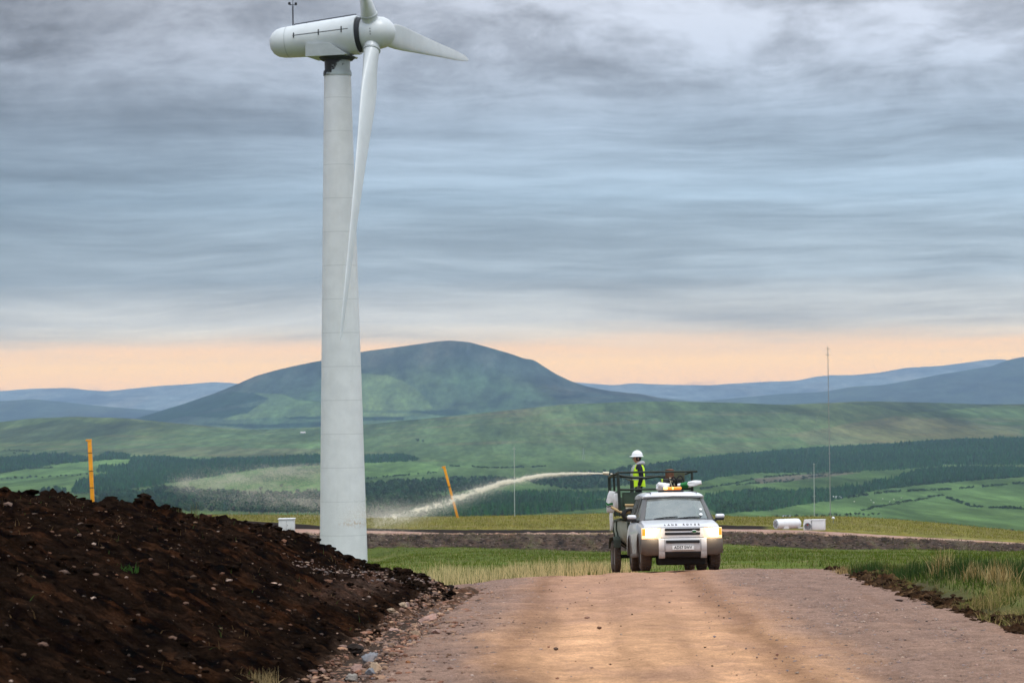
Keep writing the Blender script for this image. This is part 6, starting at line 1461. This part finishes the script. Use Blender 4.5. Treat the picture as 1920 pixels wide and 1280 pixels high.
    o = scatter_mesh('verge_clods', ROCK, np.stack([X[j, i], YY[j, i], Z[j, i]+.2*r], -1), r, r*1.2, bpy.data.materials['torn_turf'], np.array([.028, .017, .010])*rs.uniform(.4, 2.0, (n, 1)), 8); tagp(o, 'torn clods of peat and turf along the right verge', 'clods', None, 'stuff')
    n = 260; Y = rs.uniform(26, 62, n); x = toe(Y)+rs.rand(n)*(redge(Y)-toe(Y)); r = .005+.018*rs.rand(n)**3
    o = scatter_mesh('mud_crumbs', ROCK, np.stack([x, Y, zroad(x, Y)+.3*r], -1), r, r*1.2, bpy.data.materials['torn_turf'], np.array([.05, .03, .02])*rs.uniform(.5, 1.6, (n, 1)), 9); tagp(o, 'dark crumbs of mud dropped on the sandy road', 'mud', None, 'stuff')
stones()
BIG = [unit_rock(k, 3) for k in range(20, 34)]
def rock(i, px, py, w, label, group=None, col=(.24, .23, .23), tilt=0, sq=.6):
    """a single large stone, placed where the sight line meets the road"""
    Y = 30.0
    for _ in range(12):
        P = at(px, py, Y); z = float(zroad(P[0], Y)) if P[0] > toe(Y) else float(mound_at(P[0], Y)); s = ts(px, py)[1]; Y = np.clip((z-CZ)/s, 18, 62)
    P = at(px, py, Y); V, Fc = BIG[i % len(BIG)]; r = w*Y/F*.55
    Q = V*np.array([1, 1, sq/.55])*r; o = np_mesh('rock', Q, Fc, M_stone, None, False, np.repeat(np.array([col]), len(V), 0)*np.random.RandomState(i).uniform(.85, 1.15, (len(V), 1)))
    o.location = (P[0], P[1], P[2]+r*.25); o.rotation_euler = (tilt, .15*((i*7) % 5-2), i*1.3); tagp(o, label, 'rock', group)
GREY = (.20, .20, .21); BUFF = (.34, .25, .17); PINK = (.34, .22, .18); DARK = (.02, .015, .012)
rock(0, 692, 1240, 34, 'large blue grey rock at the foot of the bank near the bottom', None, GREY, .2)
rock(1, 704, 1256, 26, 'pointed buff rock leaning against the blue grey one', None, BUFF, -.4, .9)
rock(2, 668, 1258, 26, 'reddish rock left of the pointed buff rock', None, PINK, .1)
rock(3, 694, 1262, 22, 'small grey rock in front of the pointed buff rock', None, GREY, .3)
rock(4, 720, 1245, 16, 'black peat lump beside the pointed buff rock', None, DARK)
rock(5, 663, 1222, 40, 'big black peat lump above the blue grey rock', None, DARK, 0, .5)
rock(6, 662, 1276, 30, 'grey and buff rock at the bottom edge of the picture', None, (.26, .23, .2), .2)
rock(7, 640, 1272, 22, 'long pale splinter of rock at the bottom left of the rubble', None, BUFF, .5, .4)
rock(8, 738, 1188, 26, 'pink block of stone in the rubble halfway along the bank', None, PINK, .1)
rock(9, 752, 1140, 24, 'buff sloping stone at the edge of the road rubble', None, BUFF, .4)
rock(10, 800, 1165, 44, 'long low pinkish slab lying flat on the road edge', None, PINK, 0, .28)
rock(11, 762, 1137, 20, 'pale pink stone beside the buff sloping stone', None, (.38, .27, .23), .2)
rock(12, 732, 1148, 18, 'small buff stone half sunk at the bank foot', None, BUFF, .2)
rock(13, 765, 1242, 12, 'rusty orange stone alone on the grey gravel', None, (.28, .12, .05))
rock(3, 818, 1186, 20, 'flat pink cobble among smaller stones on the left road edge', None, PINK, .1, .4)
rock(1, 780, 1190, 22, 'brown cobble in the middle of the left rubble', None, (.27, .19, .13), .2, .5)
rock(5, 1706, 1113, 22, 'bright orange buff stone on the right gravel', None, (.5, .27, .13), .1, .35)
rock(2, 1628, 1079, 12, 'pale stone at the edge of the torn verge', None, (.4, .32, .24))
rock(8, 1686, 1127, 16, 'flat dark stone below the orange buff stone', None, (.12, .09, .08), 0, .3)
rock(6, 1790, 1181, 16, 'brown stone lying on the right gravel margin', None, (.3, .21, .15), 0, .4)
rock(9, 1732, 1135, 11, 'dark grey stone on gravel right of the orange one', None, (.1, .09, .09), 0, .5)
rock(11, 1893, 1177, 12, 'cream stone near the right edge of the picture', None, (.45, .34, .24), 0, .6)
rock(4, 846, 1102, 15, 'second smaller peat lump beside the far corner of the road', None, DARK, 0, .6)

# ------------------------------------------------------------------ the jet of seed slurry and its drift
def spray():
    rs = np.random.RandomState(5); path = np.array([(1147, 888), (1120, 887), (1085, 887), (1050, 888), (1015, 891), (985, 896), (950, 903), (915, 913), (880, 925), (845, 938), (810, 949), (775, 960), (745, 968), (700, 978)], float)
    Yp = np.linspace(74, 165, len(path)); core = np.interp(np.arange(len(path)), [0, 2, 4, 7, 10, 13], [1.3, 2.4, 4.8, 8, 10, 11]); s = np.linspace(0, 1, len(path))
    wav = lambda f: 1.8*perlin(f*26, f*0+2)+1.2*perlin(f*60, f*0+5)
    def batch(n, spread, size, fmin=0, fmax=1, pw=1.0, down=0.0):
        f = fmin+(fmax-fmin)*rs.rand(n)**pw; px = np.interp(f, s, path[:, 0]); py = np.interp(f, s, path[:, 1]); Y = np.interp(f, s, Yp); c_ = np.interp(f, s, core)
        d = rs.randn(n)*spread; dn = np.abs(rs.randn(n))*down
        py = py+(d*c_*.5)+wav(f)*np.clip(f*3, 0, 1)*c_*.16+dn*c_; px = px+rs.randn(n)*c_*.6*spread; Y = Y+rs.randn(n)*.25*c_/4
        P = at_many(px, py, Y); return P, size(rs.rand(n), Y), f
    A = batch(70000, .5, lambda q, Y: (.003+.011*q**4)*Y/80, 0, .97, 1.25); keep = (fbm(A[0][:, 0]*1.5, A[0][:, 2]*3.0, 4, .65, 98)+.10*rs.randn(len(A[1])) > -.13+.40*sst(.5, .97, A[2])); A = (A[0][keep], A[1][keep])
    B = batch(40000, 1.15, lambda q, Y: (.0016+.004*q**3)*Y/80, .1, 1, .9, .3); Cc = batch(26000, 2.3, lambda q, Y: (.0016+.0025*q)*Y/90, .45, 1, .8, .6)
    D = batch(3000, .16, lambda q, Y: (.006+.010*q)*Y/80, 0, .28, 1)
    P = np.concatenate([A[0], B[0], Cc[0], D[0]]); r = np.concatenate([A[1], B[1], Cc[1], D[1]])
    return P, r
M_slurry = pmat('seed_slurry', (.82, .75, .60), .6, 0, .15, 6)
M_slurry.node_tree.nodes['Principled BSDF'].inputs['Alpha'].default_value = .85
M_mist = pmat('slurry_mist', (.62, .57, .48), .8, 0, .1, 6); M_mist.node_tree.nodes['Principled BSDF'].inputs['Alpha'].default_value = .55
TET = [(np.array([(1, 0, -.5), (-.5, .87, -.5), (-.5, -.87, -.5), (0, 0, 1.0)]), np.array([(0, 2, 1), (0, 1, 3), (1, 2, 3), (2, 0, 3)]))]
def flecks(name, P, r, seed, label, cat, mat=M_slurry):
    o = scatter_mesh(name, TET, P, r, r*1.3, mat, np.ones((len(P), 3)), seed); return tagp(o, label, cat, None, 'stuff')
P, r = spray(); flecks('slurry_jet', P, r, 1, 'cream coloured jet of seed slurry arcing left from the trailer', 'spray')
def drift():
    rs = np.random.RandomState(6); n = 240000; px = rs.uniform(280, 640, n); py = rs.uniform(868, 975, n)
    a = np.exp(-((py-(897+6*np.sin(px*.02)-(px-420)*.06))/13)**2)*sst(300, 370, px)*.9+np.exp(-((py-(930+.10*(px-520)))/17)**2)*sst(380, 560, px)*.8+.25*np.exp(-((py-915)/30)**2)*sst(310, 420, px)
    a *= .45+1.6*np.clip(fbm(px*.02, py*.05, 4, .6, 99)+.15, 0, 1); k = rs.rand(n) < a; px, py = px[k], py[k]; Y = rs.uniform(248, 268, len(px))
    P = at_many(px, py, Y); r = .009+.017*rs.rand(len(P))**3
    m = 22000; qx = 722+38*rs.randn(m); qy = 970-np.abs(rs.randn(m))*15+(722-qx)*.03; k = (qx > 560); qx, qy = qx[k], qy[k]; Y2 = rs.uniform(150, 230, len(qx)); P2 = at_many(qx, qy, Y2); r2 = .004+.008*rs.rand(len(P2))
    flecks('drifting_spray', np.concatenate([P, P2]), np.concatenate([r, r2]), 2, 'pale drifting flecks of slurry hanging in the air around the tower', 'spray', M_mist)
drift()

# ------------------------------------------------------------------ the air: one even volume round everything
def haze():
    mb = MB(); x, y0, y1, z0, z1 = 20000, -HAZE_FAR, HAZE_FAR, -520, HAZE_TOP
    mb.box(((0), (y0+y1)/2, (z0+z1)/2), (2*x, y1-y0, z1-z0))
    m = bpy.data.materials.new('haze_air'); m.use_nodes = True; nt = m.node_tree; nt.nodes.clear()
    pv = nt.nodes.new('ShaderNodeVolumePrincipled'); pv.inputs['Color'].default_value = HAZE_C; pv.inputs['Density'].default_value = HAZE_D; pv.inputs['Anisotropy'].default_value = 0.0
    out = nt.nodes.new('ShaderNodeOutputMaterial'); nt.links.new(pv.outputs[0], out.inputs['Volume'])
    o = mb.build('haze', m, None, 0); tagp(o, kind='stuff')
haze()
